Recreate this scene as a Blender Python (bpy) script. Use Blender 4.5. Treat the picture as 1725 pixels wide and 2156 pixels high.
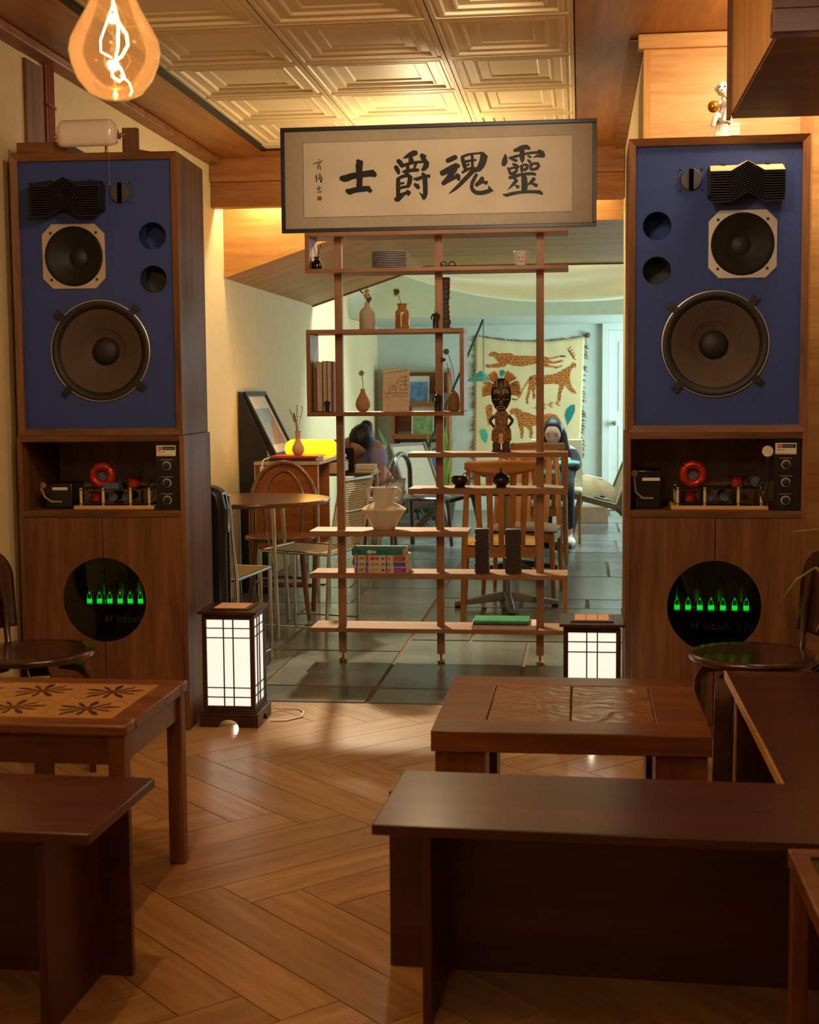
import bpy, bmesh, math, random
from mathutils import Vector, Matrix
random.seed(7)
scene = bpy.context.scene
for o in list(bpy.data.objects): bpy.data.objects.remove(o, do_unlink=True)
COL = scene.collection
PI = math.pi

# ------------------------------------------------------------------ camera
IW, IH, FPX = 1725, 2156, 2926.1
YAW, PITCH, ROLL, CAMH = -0.12244, -0.08766, -0.00822, 1.29412
cy, sy, cp, sp = math.cos(YAW), math.sin(YAW), math.cos(PITCH), math.sin(PITCH)
_f = Vector((sy*cp, cy*cp, sp)); _r = Vector((cy, -sy, 0)); _u = _r.cross(_f)
_cr, _sr = math.cos(ROLL), math.sin(ROLL)
RIGHT, UP = _cr*_r + _sr*_u, -_sr*_r + _cr*_u
cam = bpy.data.cameras.new('camera'); camo = bpy.data.objects.new('camera', cam); COL.objects.link(camo)
cam.sensor_fit = 'HORIZONTAL'; cam.sensor_width = 24.0; cam.lens = FPX/IW*24.0
cam.clip_start = 0.05; cam.clip_end = 100
cam.dof.use_dof = True; cam.dof.focus_distance = 5.9; cam.dof.aperture_fstop = 5.6
camo.matrix_world = Matrix(((RIGHT.x, UP.x, -_f.x, 0), (RIGHT.y, UP.y, -_f.y, 0), (RIGHT.z, UP.z, -_f.z, CAMH), (0, 0, 0, 1)))
scene.camera = camo

def P(x, y, X=None, Y=None, Z=None):
    """photo pixel -> point on the plane X=, Y= or Z="""
    d = RIGHT*((x-IW/2)/FPX) + UP*((IH/2-y)/FPX) + _f
    t = X/d.x if X is not None else (Y/d.y if Y is not None else (Z-CAMH)/d.z)
    return Vector((t*d.x, t*d.y, CAMH+t*d.z))

# ------------------------------------------------------------------ world, lights, exposure
vs = scene.view_settings
vs.view_transform = 'Standard'; vs.look = 'None'; vs.gamma = 1.0; vs.use_curve_mapping = False
vs.exposure = 0.08
w = bpy.data.worlds.new('world'); scene.world = w; w.use_nodes = True
w.node_tree.nodes['Background'].inputs[0].default_value = (0.35, 0.28, 0.22, 1)
w.node_tree.nodes['Background'].inputs[1].default_value = 0.03

def lamp(kind, name, loc, color, power, size=0.05, target=None, spot=None, blend=0.6, sy=None):
    l = bpy.data.lights.new(name, kind); l.color = color; l.energy = power
    if kind == 'AREA':
        l.size = size
        if sy: l.shape = 'RECTANGLE'; l.size_y = sy
    else: l.shadow_soft_size = size
    if kind == 'SPOT': l.spot_size = spot; l.spot_blend = blend
    o = bpy.data.objects.new(name, l); COL.objects.link(o); o.location = loc
    if target is not None:
        o.rotation_euler = (Vector(target)-Vector(loc)).to_track_quat('-Z', 'Y').to_euler()
    return o
WARM = (1.0, 0.75, 0.48); WARM2 = (1.0, 0.76, 0.47); COOL = (0.66, 1.0, 0.92)
# cool daylight of the back room: unseen fill added from the right, no window there, and a weak skylight
DAY = (0.72, 0.95, 1.0)
lamp('AREA', 'back_side_fill', (1.94, 13.7, 1.25), DAY, 95, 1.8, (-1.5, 13.9, 1.1), sy=1.2)
lamp('AREA', 'back_skylight', (-0.1, 11.58, 3.15), DAY, 150, 2.4, (-0.1, 11.7, 0), sy=0.5)
lamp('AREA', 'back_floor_fill', (0.6, 9.6, 2.27), (0.80, 0.95, 0.95), 11, 0.9, (0.4, 9.6, 0), sy=0.5)  # added fill to brighten chairs and floor, no fitting there
# warm strip and lamp tucked behind the passage beam
lamp('AREA', 'beam_strip', (-0.95, 8.30, 2.50), (1.0, 0.74, 0.40), 15, 2.2, (-0.95, 8.30, 0), sy=0.05)
lamp('POINT', 'beam_lamp', (-1.88, 8.30, 2.50), (1.0, 0.80, 0.46), 7.5, 0.03)
lamp('SPOT', 'beam_spot', (-1.35, 8.30, 2.36), (1.0, 0.82, 0.54), 420, 0.06, (-0.62, 6.48, 0.30), spot=0.66, blend=0.35)
# warm lamp above the passage, hidden behind the framed calligraphy
lamp('POINT', 'passage_lamp', (-0.8, 7.2, 2.25), (1.0, 0.76, 0.44), 30, 0.08)
# warm lamps above the right loudspeaker behind the bulkhead
lamp('SPOT', 'cabinet_downlight', (0.72, 4.98, 2.60), WARM2, 26, 0.12, (0.62, 5.45, 2.0), spot=2.4, blend=0.7)
lamp('POINT', 'cabinet_lamp', (0.78, 5.0, 2.48), WARM2, 6, 0.06)
# track spot of the front room, added calligraphy spot and added warm fills
lamp('SPOT', 'track_spot', (-0.3, 3.1, 2.6), WARM, 72, 0.14, (-0.65, 6.0, 1.6), spot=2.3, blend=0.9)
lamp('SPOT', 'picture_fill', (-0.2, 4.3, 2.62), (1.0, 0.86, 0.68), 62, 0.06, (-0.65, 6.4, 2.25), spot=0.75, blend=0.8)  # added to brighten the calligraphy, no lamp hangs there
lamp('POINT', 'room_fill_a', (-0.5, 0.2, 2.35), WARM, 14, 0.15)  # added warm fill, no pendant behind it
lamp('POINT', 'room_fill_b', (0.75, 2.2, 2.45), WARM, 6, 0.15)  # second added warm fill, likewise without a pendant

# ------------------------------------------------------------------ materials
def hx(h):
    h = h.lstrip('#'); r = [int(h[i:i+2], 16)/255 for i in (0, 2, 4)]
    return tuple((c/12.92 if c <= .04045 else ((c+.055)/1.055)**2.4) for c in r) + (1,)
M = {}
def newmat(name):
    m = bpy.data.materials.new(name); m.use_nodes = True; M[name] = m
    nt = m.node_tree; b = nt.nodes['Principled BSDF']
    return m, nt, b
def ramp(nt, fac, stops):
    r = nt.nodes.new('ShaderNodeValToRGB'); e = r.color_ramp.elements
    e[0].position, e[0].color = stops[0]; e[1].position, e[1].color = stops[-1]
    for p, c in stops[1:-1]:
        n = e.new(p); n.color = c
    nt.links.new(fac, r.inputs[0]); return r
def bump(nt, b, h, s, d=.01):
    n = nt.nodes.new('ShaderNodeBump'); n.inputs['Strength'].default_value = s; n.inputs['Distance'].default_value = d
    nt.links.new(h, n.inputs['Height']); nt.links.new(n.outputs[0], b.inputs['Normal'])
def noise(nt, scale, detail=4, dist=0, vec=None):
    n = nt.nodes.new('ShaderNodeTexNoise'); n.inputs['Scale'].default_value = scale
    n.inputs['Detail'].default_value = detail; n.inputs['Distortion'].default_value = dist
    if vec is not None: nt.links.new(vec, n.inputs['Vector'])
    return n
def plain(name, c, rough=.5, metal=0, var=.12, vscale=12, bmp=0, bscale=200, spec=.5, coat=0):
    m, nt, b = newmat(name); c = hx(c) if isinstance(c, str) else c
    tc = nt.nodes.new('ShaderNodeTexCoord')
    n = noise(nt, vscale, 3, 0, tc.outputs['Object'])
    lo = tuple(x*(1-var) for x in c[:3])+(1,); hi = tuple(min(1, x*(1+var)) for x in c[:3])+(1,)
    r = ramp(nt, n.outputs[0], [(.3, lo), (.7, hi)])
    nt.links.new(r.outputs[0], b.inputs['Base Color'])
    b.inputs['Roughness'].default_value = rough; b.inputs['Metallic'].default_value = metal
    b.inputs['Specular IOR Level'].default_value = spec
    if coat: b.inputs['Coat Weight'].default_value = coat; b.inputs['Coat Roughness'].default_value = .15
    if bmp:
        n2 = noise(nt, bscale, 2, 0, tc.outputs['Object']); bump(nt, b, n2.outputs[0], bmp, .004)
    return m
def wood(name, c1, c2, axis='X', rough=.4, scale=1., rand=0., bmp=.08, spec=.5, coat=0, dist=.8):
    m, nt, b = newmat(name); c1 = hx(c1); c2 = hx(c2)
    tc = nt.nodes.new('ShaderNodeTexCoord'); mp = nt.nodes.new('ShaderNodeMapping')
    s = [9*scale]*3; s['XYZ'.index(axis)] = .8*scale; mp.inputs['Scale'].default_value = s
    vec = tc.outputs['Object']
    if rand:
        oi = nt.nodes.new('ShaderNodeObjectInfo'); cb = nt.nodes.new('ShaderNodeCombineXYZ')
        mu = nt.nodes.new('ShaderNodeMath'); mu.operation = 'MULTIPLY'; mu.inputs[1].default_value = 37
        nt.links.new(oi.outputs['Random'], mu.inputs[0])
        for i in range(3): nt.links.new(mu.outputs[0], cb.inputs[i])
        ad = nt.nodes.new('ShaderNodeVectorMath'); nt.links.new(vec, ad.inputs[0]); nt.links.new(cb.outputs[0], ad.inputs[1]); vec = ad.outputs[0]
    nt.links.new(vec, mp.inputs[0])
    n1 = noise(nt, 1.6, 5, dist, mp.outputs[0]); n2 = noise(nt, 9, 3, .2, mp.outputs[0])
    mx = nt.nodes.new('ShaderNodeMix'); mx.inputs[0].default_value = .35
    nt.links.new(n1.outputs[0], mx.inputs[2]); nt.links.new(n2.outputs[0], mx.inputs[3])
    mid = tuple((a+c)/2 for a, c in zip(c1, c2))
    r = ramp(nt, mx.outputs[0], [(.32, c1), (.5, mid), (.66, c2)])
    out = r.outputs[0]
    if rand:
        hsv = nt.nodes.new('ShaderNodeHueSaturation'); mr = nt.nodes.new('ShaderNodeMapRange')
        mr.inputs[3].default_value = 1-rand; mr.inputs[4].default_value = 1+rand
        nt.links.new(oi.outputs['Random'], mr.inputs[0]); nt.links.new(mr.outputs[0], hsv.inputs['Value'])
        nt.links.new(out, hsv.inputs['Color']); out = hsv.outputs[0]
    nt.links.new(out, b.inputs['Base Color'])
    b.inputs['Roughness'].default_value = rough; b.inputs['Specular IOR Level'].default_value = spec
    if coat: b.inputs['Coat Weight'].default_value = coat; b.inputs['Coat Roughness'].default_value = .2
    if bmp: bump(nt, b, mx.outputs[0], bmp, .004)
    return m
def emit(name, c, s, base=None):
    m, nt, b = newmat(name); c = hx(c) if isinstance(c, str) else c
    tc = nt.nodes.new('ShaderNodeTexCoord'); n = noise(nt, 5, 2, 0, tc.outputs['Object'])
    r = ramp(nt, n.outputs[0], [(.2, tuple(x*.94 for x in c[:3])+(1,)), (.8, c)])
    b.inputs['Base Color'].default_value = hx(base) if base else c
    nt.links.new(r.outputs[0], b.inputs['Emission Color']); b.inputs['Emission Strength'].default_value = s
    b.inputs['Roughness'].default_value = .5
    return m
def glass(name, c, rough=.03, alpha=.05, e=None, es=0, ior=1.45):
    """thin pane / bulb glass: tinted clear film with gloss"""
    m, nt, b = newmat(name); c = hx(c); nt.nodes.remove(b)
    tr = nt.nodes.new('ShaderNodeBsdfTransparent'); gl = nt.nodes.new('ShaderNodeBsdfGlossy'); gl.inputs['Roughness'].default_value = rough
    tc = nt.nodes.new('ShaderNodeTexCoord'); n = noise(nt, 6, 2, 0, tc.outputs['Object'])
    r = ramp(nt, n.outputs[0], [(.2, tuple(x*.96 for x in c[:3])+(1,)), (.8, c)]); nt.links.new(r.outputs[0], tr.inputs[0])
    fr = nt.nodes.new('ShaderNodeFresnel'); fr.inputs[0].default_value = ior
    ad = nt.nodes.new('ShaderNodeMath'); ad.operation = 'ADD'; ad.use_clamp = True; ad.inputs[1].default_value = alpha
    nt.links.new(fr.outputs[0], ad.inputs[0])
    mx = nt.nodes.new('ShaderNodeMixShader'); nt.links.new(ad.outputs[0], mx.inputs[0])
    nt.links.new(tr.outputs[0], mx.inputs[1]); nt.links.new(gl.outputs[0], mx.inputs[2]); out = mx.outputs[0]
    if e:
        em = nt.nodes.new('ShaderNodeEmission'); em.inputs[0].default_value = hx(e); em.inputs[1].default_value = es
        a2 = nt.nodes.new('ShaderNodeAddShader'); nt.links.new(out, a2.inputs[0]); nt.links.new(em.outputs[0], a2.inputs[1]); out = a2.outputs[0]
    nt.links.new(out, nt.nodes['Material Output'].inputs[0])
    return m

# ------------------------------------------------------------------ mesh builder
class MB:
    def __init__(s): s.v = []; s.f = []
    def add(s, vs, fs):
        k = len(s.v); s.v += [Vector(p) for p in vs]; s.f += [tuple(i+k for i in f) for f in fs]; return s
    def box(s, x0, x1, y0, y1, z0, z1):
        return s.add([(x0,y0,z0),(x1,y0,z0),(x1,y1,z0),(x0,y1,z0),(x0,y0,z1),(x1,y0,z1),(x1,y1,z1),(x0,y1,z1)],
            [(0,3,2,1),(4,5,6,7),(0,1,5,4),(1,2,6,5),(2,3,7,6),(3,0,4,7)])
    def cbox(s, c, d): 
        return s.box(c[0]-d[0]/2, c[0]+d[0]/2, c[1]-d[1]/2, c[1]+d[1]/2, c[2]-d[2]/2, c[2]+d[2]/2)
    def hexa(s, p): return s.add(p, [(0,3,2,1),(4,5,6,7),(0,1,5,4),(1,2,6,5),(2,3,7,6),(3,0,4,7)])
    def bar(s, a, b, w, d, up=(0,0,1)):
        """square bar from a to b, w across, d along up-ish"""
        a = Vector(a); b = Vector(b); t = (b-a).normalized(); u = Vector(up)
        if abs(t.dot(u)) > .98: u = Vector((0,1,0))
        x = t.cross(u).normalized(); y = x.cross(t).normalized()
        q = [(-1,-1),(1,-1),(1,1),(-1,1)]
        return s.hexa([a+x*(i*w/2)+y*(j*d/2) for i,j in q]+[b+x*(i*w/2)+y*(j*d/2) for i,j in q])
    def tube(s, pts, r, n=8, closed=False):
        pts = [Vector(p) for p in pts]; m = len(pts)
        rr = r if isinstance(r, (list, tuple)) else [r]*m
        vs = []; prev = None
        for i, p in enumerate(pts):
            a = pts[(i-1) % m] if (i or closed) else p; b = pts[(i+1) % m] if (i < m-1 or closed) else p
            t = (b-a).normalized()
            if prev is None:
                u = Vector((0,0,1)) if abs(t.z) < .9 else Vector((1,0,0)); x = t.cross(u).normalized()
            else: x = (prev - t*prev.dot(t)).normalized()
            prev = x; y = t.cross(x)
            vs += [p + (x*math.cos(2*PI*k/n)+y*math.sin(2*PI*k/n))*rr[i] for k in range(n)]
        fs = []
        for i in range(m if closed else m-1):
            j = (i+1) % m
            fs += [(i*n+k, i*n+(k+1) % n, j*n+(k+1) % n, j*n+k) for k in range(n)]
        if not closed: fs += [tuple(range(n-1,-1,-1)), tuple(range((m-1)*n, m*n))]
        return s.add(vs, fs)
    def cyl(s, a, b, r0, r1=None, n=16): return s.tube([a, b], [r0, r0 if r1 is None else r1], n)
    def lathe(s, prof, c=(0,0,0), n=24, axis='Z', sx=1, sy=1, cap=True):
        c = Vector(c); vs = []; m = len(prof)
        for r, h in prof:
            r = max(r, 1e-5)
            for k in range(n):
                a = 2*PI*k/n; x, y = r*math.cos(a)*sx, r*math.sin(a)*sy
                vs.append(c + (Vector((x,y,h)) if axis == 'Z' else Vector((x,h,y)) if axis == 'Y' else Vector((h,x,y))))
        fs = [(i*n+k, i*n+(k+1) % n, (i+1)*n+(k+1) % n, (i+1)*n+k) for i in range(m-1) for k in range(n)]
        if cap and prof[0][0] > 1e-4: fs.append(tuple(range(n-1,-1,-1)))
        if cap and prof[-1][0] > 1e-4: fs.append(tuple(range((m-1)*n, m*n)))
        return s.add(vs, fs)
    def sph(s, c, r, nu=14, nv=9):
        r = (r,r,r) if not isinstance(r, (tuple, list)) else r; c = Vector(c)
        vs = [c+Vector((0,0,-r[2]))]
        for i in range(1, nv):
            t = PI*i/nv-PI/2
            vs += [c+Vector((r[0]*math.cos(t)*math.cos(2*PI*k/nu), r[1]*math.cos(t)*math.sin(2*PI*k/nu), r[2]*math.sin(t))) for k in range(nu)]
        vs.append(c+Vector((0,0,r[2]))); L = len(vs)-1
        fs = [(0, 1+(k+1) % nu, 1+k) for k in range(nu)]
        for i in range(nv-2): fs += [(1+i*nu+k, 1+i*nu+(k+1) % nu, 1+(i+1)*nu+(k+1) % nu, 1+(i+1)*nu+k) for k in range(nu)]
        fs += [(L, 1+(nv-2)*nu+k, 1+(nv-2)*nu+(k+1) % nu) for k in range(nu)]
        return s.add(vs, fs)
    def prism(s, poly, plane='XZ', a=0, b=.01):
        f = {'XZ': lambda p, h: (p[0], h, p[1]), 'XY': lambda p, h: (p[0], p[1], h), 'YZ': lambda p, h: (h, p[0], p[1])}[plane]
        n = len(poly)
        return s.add([f(p, a) for p in poly]+[f(p, b) for p in poly],
            [tuple(range(n)), tuple(range(2*n-1, n-1, -1))]+[(i, i+n, (i+1) % n+n, (i+1) % n) for i in range(n)])
    def grid(s, fn, nu, nv, th=None):
        vs = [Vector(fn(i/nu, j/nv)) for j in range(nv+1) for i in range(nu+1)]
        fs = [(j*(nu+1)+i, j*(nu+1)+i+1, (j+1)*(nu+1)+i+1, (j+1)*(nu+1)+i) for j in range(nv) for i in range(nu)]
        return s.add(vs, fs)
    def stroke(s, pts, to3, th, n=6):
        """brush stroke: (x,y,halfwidth) -> flat ribbon with round ends; to3(x,y)->3D, th offset vector"""
        L = []; R = []; m = len(pts)
        for i, (x, y, h) in enumerate(pts):
            a = pts[max(i-1,0)]; b = pts[min(i+1,m-1)]
            dx, dy = b[0]-a[0], b[1]-a[1]; l = math.hypot(dx, dy) or 1; nx, ny = -dy/l, dx/l
            if i == 0:
                for k in range(1, n):
                    t = PI*k/n; L.append((x+nx*h*math.cos(PI-t)*1-dx/l*h*math.sin(t)*.8, y+ny*h*math.cos(PI-t)-dy/l*h*math.sin(t)*.8))
            L.append((x+nx*h, y+ny*h)); R.append((x-nx*h, y-ny*h))
            if i == m-1:
                for k in range(1, n):
                    t = PI*k/n; L.append((x+nx*h*math.cos(t)+dx/l*h*math.sin(t)*.8, y+ny*h*math.cos(t)+dy/l*h*math.sin(t)*.8))
        poly = L+R[::-1]; q = [Vector(to3(*p)) for p in poly]; k = len(q)
        return s.add(q+[p+th for p in q], [tuple(range(k)), tuple(range(2*k-1,k-1,-1))]+[(i,i+k,(i+1)%k+k,(i+1)%k) for i in range(k)])
    def xf(s, m, start=0):
        for i in range(start, len(s.v)): s.v[i] = m @ s.v[i]
        return s
    def mesh(s, name, mat, smooth=None):
        me = bpy.data.meshes.new(name); me.from_pydata([tuple(p) for p in s.v], [], s.f)
        bm = bmesh.new(); bm.from_mesh(me); bmesh.ops.recalc_face_normals(bm, faces=bm.faces); bm.to_mesh(me); bm.free()
        if smooth:
            me.shade_smooth(); me.set_sharp_from_angle(angle=math.radians(smooth))
        if mat is not None: me.materials.append(M[mat] if isinstance(mat, str) else mat)
        return me

def link(name, data, parent=None, loc=(0,0,0), rz=0):
    o = bpy.data.objects.new(name, data); COL.objects.link(o); o.location = loc
    if rz: o.rotation_euler = (0, 0, rz)
    if parent is not None: o.parent = parent
    return o
def tag(o, label, cat, group=None):
    o['label'] = label; o['category'] = cat
    if group: o['group'] = group
    return o
def thing(name, label, cat, loc=(0,0,0), rz=0, group=None):
    o = link(name, None, None, loc, rz); o.empty_display_size = .1
    return tag(o, label, cat, group)
def part(par, name, mb, mat, smooth=35, bevel=0, label=None, seg=2, kind=None):
    o = link(name, mb.mesh(name, mat, smooth), par)
    if bevel:
        b = o.modifiers.new('bevel', 'BEVEL'); b.width = bevel; b.segments = seg; b.limit_method = 'ANGLE'; b.angle_limit = .7
    if label: o['label'] = label
    if kind: o['kind'] = kind
    return o
def solo(name, label, cat, mb, mat, loc=(0,0,0), rz=0, group=None, smooth=35, bevel=0):
    o = part(None, name, mb, mat, smooth, bevel); o.location = loc; o.rotation_euler = (0,0,rz)
    return tag(o, label, cat, group)
def struct(name, mb, mat, par=None, smooth=None, bevel=0, loc=(0,0,0)):
    o = part(par, name, mb, mat, smooth, bevel); o.location = loc
    if par is None: o['kind'] = 'structure'
    return o
def dup(root, loc, rz, label=None):
    r = root.copy(); COL.objects.link(r); r.location = loc; r.rotation_euler = (0,0,rz)
    if label: r['label'] = label
    for ch in list(root.children):
        c = ch.copy(); COL.objects.link(c); c.parent = r
        for g in list(ch.children):
            d = g.copy(); COL.objects.link(d); d.parent = c
    return r
def text_mesh(txt, size, mat, name='lettering', extrude=.0006, shear=0, spacing=1, parent=None, loc=(0,0,0), align='LEFT', weight=0):
    cu = bpy.data.curves.new('txt', 'FONT'); cu.body = txt; cu.size = size; cu.extrude = extrude; cu.shear = shear
    cu.space_character = spacing; cu.align_x = align; cu.offset = weight; cu.resolution_u = 3
    t = bpy.data.objects.new('txt', cu); COL.objects.link(t)
    dg = bpy.context.evaluated_depsgraph_get(); me = bpy.data.meshes.new_from_object(t.evaluated_get(dg))
    bpy.data.objects.remove(t, do_unlink=True)
    me.transform(Matrix.Rotation(PI/2, 4, 'X'))
    me.materials.clear(); me.materials.append(M[mat]); me.name = name
    return link(name, me, parent, loc)
def circ(cx, cz, r, n=32, a0=0, a1=2*PI, full=True):
    return [(cx+r*math.cos(a0+(a1-a0)*k/(n if full else n-1)), cz+r*math.sin(a0+(a1-a0)*k/(n if full else n-1))) for k in range(n)]
def plate_holes(outer, holes, y0, y1):
    """flat plate in XZ with round holes, front y0 back y1"""
    bm = bmesh.new()
    loops = []
    for lp in [outer]+holes:
        vv = [bm.verts.new((p[0], y0, p[1])) for p in lp]
        loops.append(vv)
        for i in range(len(vv)): bm.edges.new((vv[i], vv[(i+1) % len(vv)]))
    bmesh.ops.triangle_fill(bm, use_beauty=True, use_dissolve=False, edges=bm.edges[:])
    bm.verts.index_update()
    mb = MB(); mb.v = [v.co.copy() for v in bm.verts]; mb.f = [tuple(v.index for v in f.verts) for f in bm.faces]
    n = len(mb.v); ff = list(mb.f)
    mb.v += [Vector((p.x, y1, p.z)) for p in mb.v]; mb.f += [tuple(i+n for i in f[::-1]) for f in ff]
    k = 0
    for lp in [outer]+holes:
        m = len(lp); mb.f += [(k+i, k+(i+1) % m, k+(i+1) % m+n, k+i+n) for i in range(m)]; k += m
    bm.free(); return mb

# shared materials
wood('walnut_z', '4a2d1a', '80542f', 'Z', .55, spec=.3)
wood('walnut_x', '4a2d1a', '80542f', 'X', .55, spec=.3)
wood('walnut_y', '4a2d1a', '80542f', 'Y', .55, spec=.3)
wood('ply_inner', '7d6456', 'a58a78', 'Z', .6)
wood('lightwood_x', 'b98646', 'dcb072', 'X', .45)
wood('lightwood_z', 'a8712f', 'd49c50', 'Z', .45)
wood('ceilwood_y', '7d4a1c', 'b5762f', 'Y', .4, .6)
wood('ceilwood_x', '7d4a1c', 'b5762f', 'X', .4, .6)
wood('soffit_x', 'a06a34', 'c89554', 'X', .5, .5)
wood('beam_x', '6b3f1a', 'a4692f', 'X', .5)
wood('shelfwood_x', '7a4e2e', 'a6774a', 'X', .5)
wood('shelfwood_z', '7a4e2e', 'a6774a', 'Z', .5)
wood('floor_oak', '8f673c', 'c0945e', 'X', .31, 1.3, rand=.14, bmp=.12)
wood('bench_x', '3a1c13', '5c3122', 'X', .33, .8, coat=.25)
wood('bench_z', '3a1c13', '5c3122', 'Z', .36, .8)
wood('teak_x', '5e331c', '8f5a33', 'X', .33, .8, coat=.2)
wood('teak_z', '5e331c', '8f5a33', 'Z', .36, .8)
wood('darkchair', '2c1811', '4a2a1a', 'X', .22, .8, coat=.5)
wood('oakchair_z', '8a5424', 'b87a3c', 'Z', .45)
wood('oakchair_x', '8a5424', 'b87a3c', 'X', .45)
wood('orangewood_x', '7e4218', 'a85f26', 'X', .45)
wood('bentwood', '4a2813', '744420', 'Z', .28, coat=.4)
plain('wall_cream', 'd8c496', .75, var=.04, bmp=.03, bscale=90)
plain('wall_white', 'c6d2c6', .8, var=.03, bmp=.03, bscale=90)
plain('grout', '6a563c', .9, var=.25, vscale=40)
plain('black_matte', '15120f', .6, var=.2)
plain('void', '040404', 1, var=0, spec=0)
plain('black_gloss', '0e0c0b', .12, var=.1)
plain('black_leather', '14110f', .35, var=.2, bmp=.2)
plain('chrome', 'd8d8d2', .12, 1, var=.03)
plain('steel', '9a948c', .3, 1, var=.05)
plain('silver', 'b9b2ab', .38, .7, var=.05)
plain('brass', 'b89048', .25, 1, var=.05)
plain('ceramic_white', 'd9cdbb', .28, var=.05, coat=.3)
plain('clay', 'b4925f', .75, var=.08, bmp=.1)
plain('stoneware', 'a89c86', .8, var=.1, bmp=.1)
plain('paper', 'cfc2ab', .8, var=.04)
plain('white_plastic', 'd8d2c6', .4, var=.03)
plain('tile_cream', 'e0cba0', .5, var=.04, vscale=6)

# ================================================================== SETTING
XL, XR, XP = -2.168, 1.06, 0.25
YB = 14.9
# ---- wooden floor: herringbone planks
fl = struct('floor', MB().box(XL-.1, XR+.1, -2.1, 5.612, -.08, -.012), 'black_matte')
HW, HL, HS = .1515, .911, .2147
def clip(poly, fn):
    out = []
    for i in range(len(poly)):
        a, b = poly[i], poly[(i+1) % len(poly)]; da, db = fn(a), fn(b)
        if da >= 0: out.append(a)
        if (da >= 0) != (db >= 0):
            t = da/(da-db); out.append((a[0]+(b[0]-a[0])*t, a[1]+(b[1]-a[1])*t))
    return out
def plank_mesh():
    e, c = .0007, .0009; l, ww = HL/2-e, HW/2-e
    return MB().hexa([(-l,-ww,-.012),(l,-ww,-.012),(l,ww,-.012),(-l,ww,-.012),(-l+c,-ww+c,0),(l-c,-ww+c,0),(l-c,ww-c,0),(-l+c,ww-c,0)]).mesh('plank', 'floor_oak')
PM = plank_mesh(); q = HW/math.sqrt(2); hl = HL/math.sqrt(2)
for band in range(-3, 7):
    y1 = 4.105 - .6442*band        # upper zigzag of this band
    isA = (band % 2 == 0)
    for k in range(-30, 40):
        xk = -1.149 + HS*k
        if isA: cs = [(xk, y1), (xk+q, y1-q), (xk+q-hl, y1-q-hl), (xk-hl, y1-hl)]; ang = PI/4
        else: cs = [(xk-q, y1-q), (xk, y1), (xk+hl, y1-hl), (xk-q+hl, y1-q-hl)]; ang = -PI/4
        cx, cyy = sum(p[0] for p in cs)/4, sum(p[1] for p in cs)/4
        pl = cs
        for fn in (lambda p: p[0]-XL, lambda p: XR-p[0], lambda p: 5.606-p[1]): pl = clip(pl, fn) if pl else pl
        if len(pl) < 3 or cyy > 6.2: continue
        if cyy < 1.2: continue
        ar = abs(sum(pl[i][0]*pl[(i+1) % len(pl)][1]-pl[(i+1) % len(pl)][0]*pl[i][1] for i in range(len(pl))))/2
        if ar < .004: continue
        if ar > HW*HL*.999: link('plank', PM, fl, (cx, cyy, 0), ang)
        else:
            ca, sa = math.cos(-ang), math.sin(-ang); sh = .9855
            mx_, my_ = sum(p[0] for p in pl)/len(pl), sum(p[1] for p in pl)/len(pl)
            loc = []
            for p in pl:
                dx, dy = p[0]-cx, p[1]-cyy; loc.append((dx*ca-dy*sa, dx*sa+dy*ca))
            gx, gy = sum(p[0] for p in loc)/len(loc), sum(p[1] for p in loc)/len(loc)
            loc = [(gx+(p[0]-gx)*.994, gy+(p[1]-gy)*sh) for p in loc]
            link('plank', MB().prism(loc, 'XY', -.012, 0).mesh('plank', 'floor_oak'), fl, (cx, cyy, 0), ang)
struct('floor_near', MB().box(XL, XR, -2.0, 1.25, -.012, -.002), 'floor_oak')

# ---- slate floor of the passage and back room
def slate_mat():
    m, nt, b = newmat('slate')
    tc = nt.nodes.new('ShaderNodeTexCoord'); oi = nt.nodes.new('ShaderNodeObjectInfo')
    n1 = noise(nt, 2.2, 4, .5, tc.outputs['Object']); n2 = noise(nt, 5, 3, .3, tc.outputs['Object'])
    r = ramp(nt, n1.outputs[0], [(.25, hx('474d4a')), (.5, hx('666a64')), (.75, hx('7d7b70'))])
    hsv = nt.nodes.new('ShaderNodeHueSaturation'); mr = nt.nodes.new('ShaderNodeMapRange')
    mr.inputs[3].default_value = .72; mr.inputs[4].default_value = 1.2
    nt.links.new(oi.outputs['Random'], mr.inputs[0]); nt.links.new(mr.outputs[0], hsv.inputs['Value']); nt.links.new(r.outputs[0], hsv.inputs['Color'])
    nt.links.new(hsv.outputs[0], b.inputs['Base Color'])
    rr = nt.nodes.new('ShaderNodeMapRange'); rr.inputs[3].default_value = .14; rr.inputs[4].default_value = .34
    nt.links.new(n2.outputs[0], rr.inputs[0]); nt.links.new(rr.outputs[0], b.inputs['Roughness'])
    bump(nt, b, n2.outputs[0], .07, .006)
slate_mat()
sf = struct('floor_back', MB().box(XL-.1, 2.1, 5.612, YB+.1, -.08, -.006), 'grout')
def slate(x0, x1, y0, y1):
    g = .009; j = lambda: random.uniform(-.004, .004)
    z = random.uniform(-.0015, .0008)
    b = [(x0+g+j(), y0+g+j()), (x1-g+j(), y0+g+j()), (x1-g+j(), y1-g+j()), (x0+g+j(), y1-g+j())]
    cx, cyy = (x0+x1)/2, (y0+y1)/2
    mb = MB().hexa([(p[0]-cx, p[1]-cyy, -.02) for p in b]+[((p[0]-cx)*.995, (p[1]-cyy)*.995, z) for p in b])
    link('slate_tile', mb.mesh('slate_tile', 'slate'), sf, (cx, cyy, 0))
def course(y0, y1, xs):
    for a, b in zip(xs[:-1], xs[1:]): slate(a, b, y0, y1)
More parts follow.
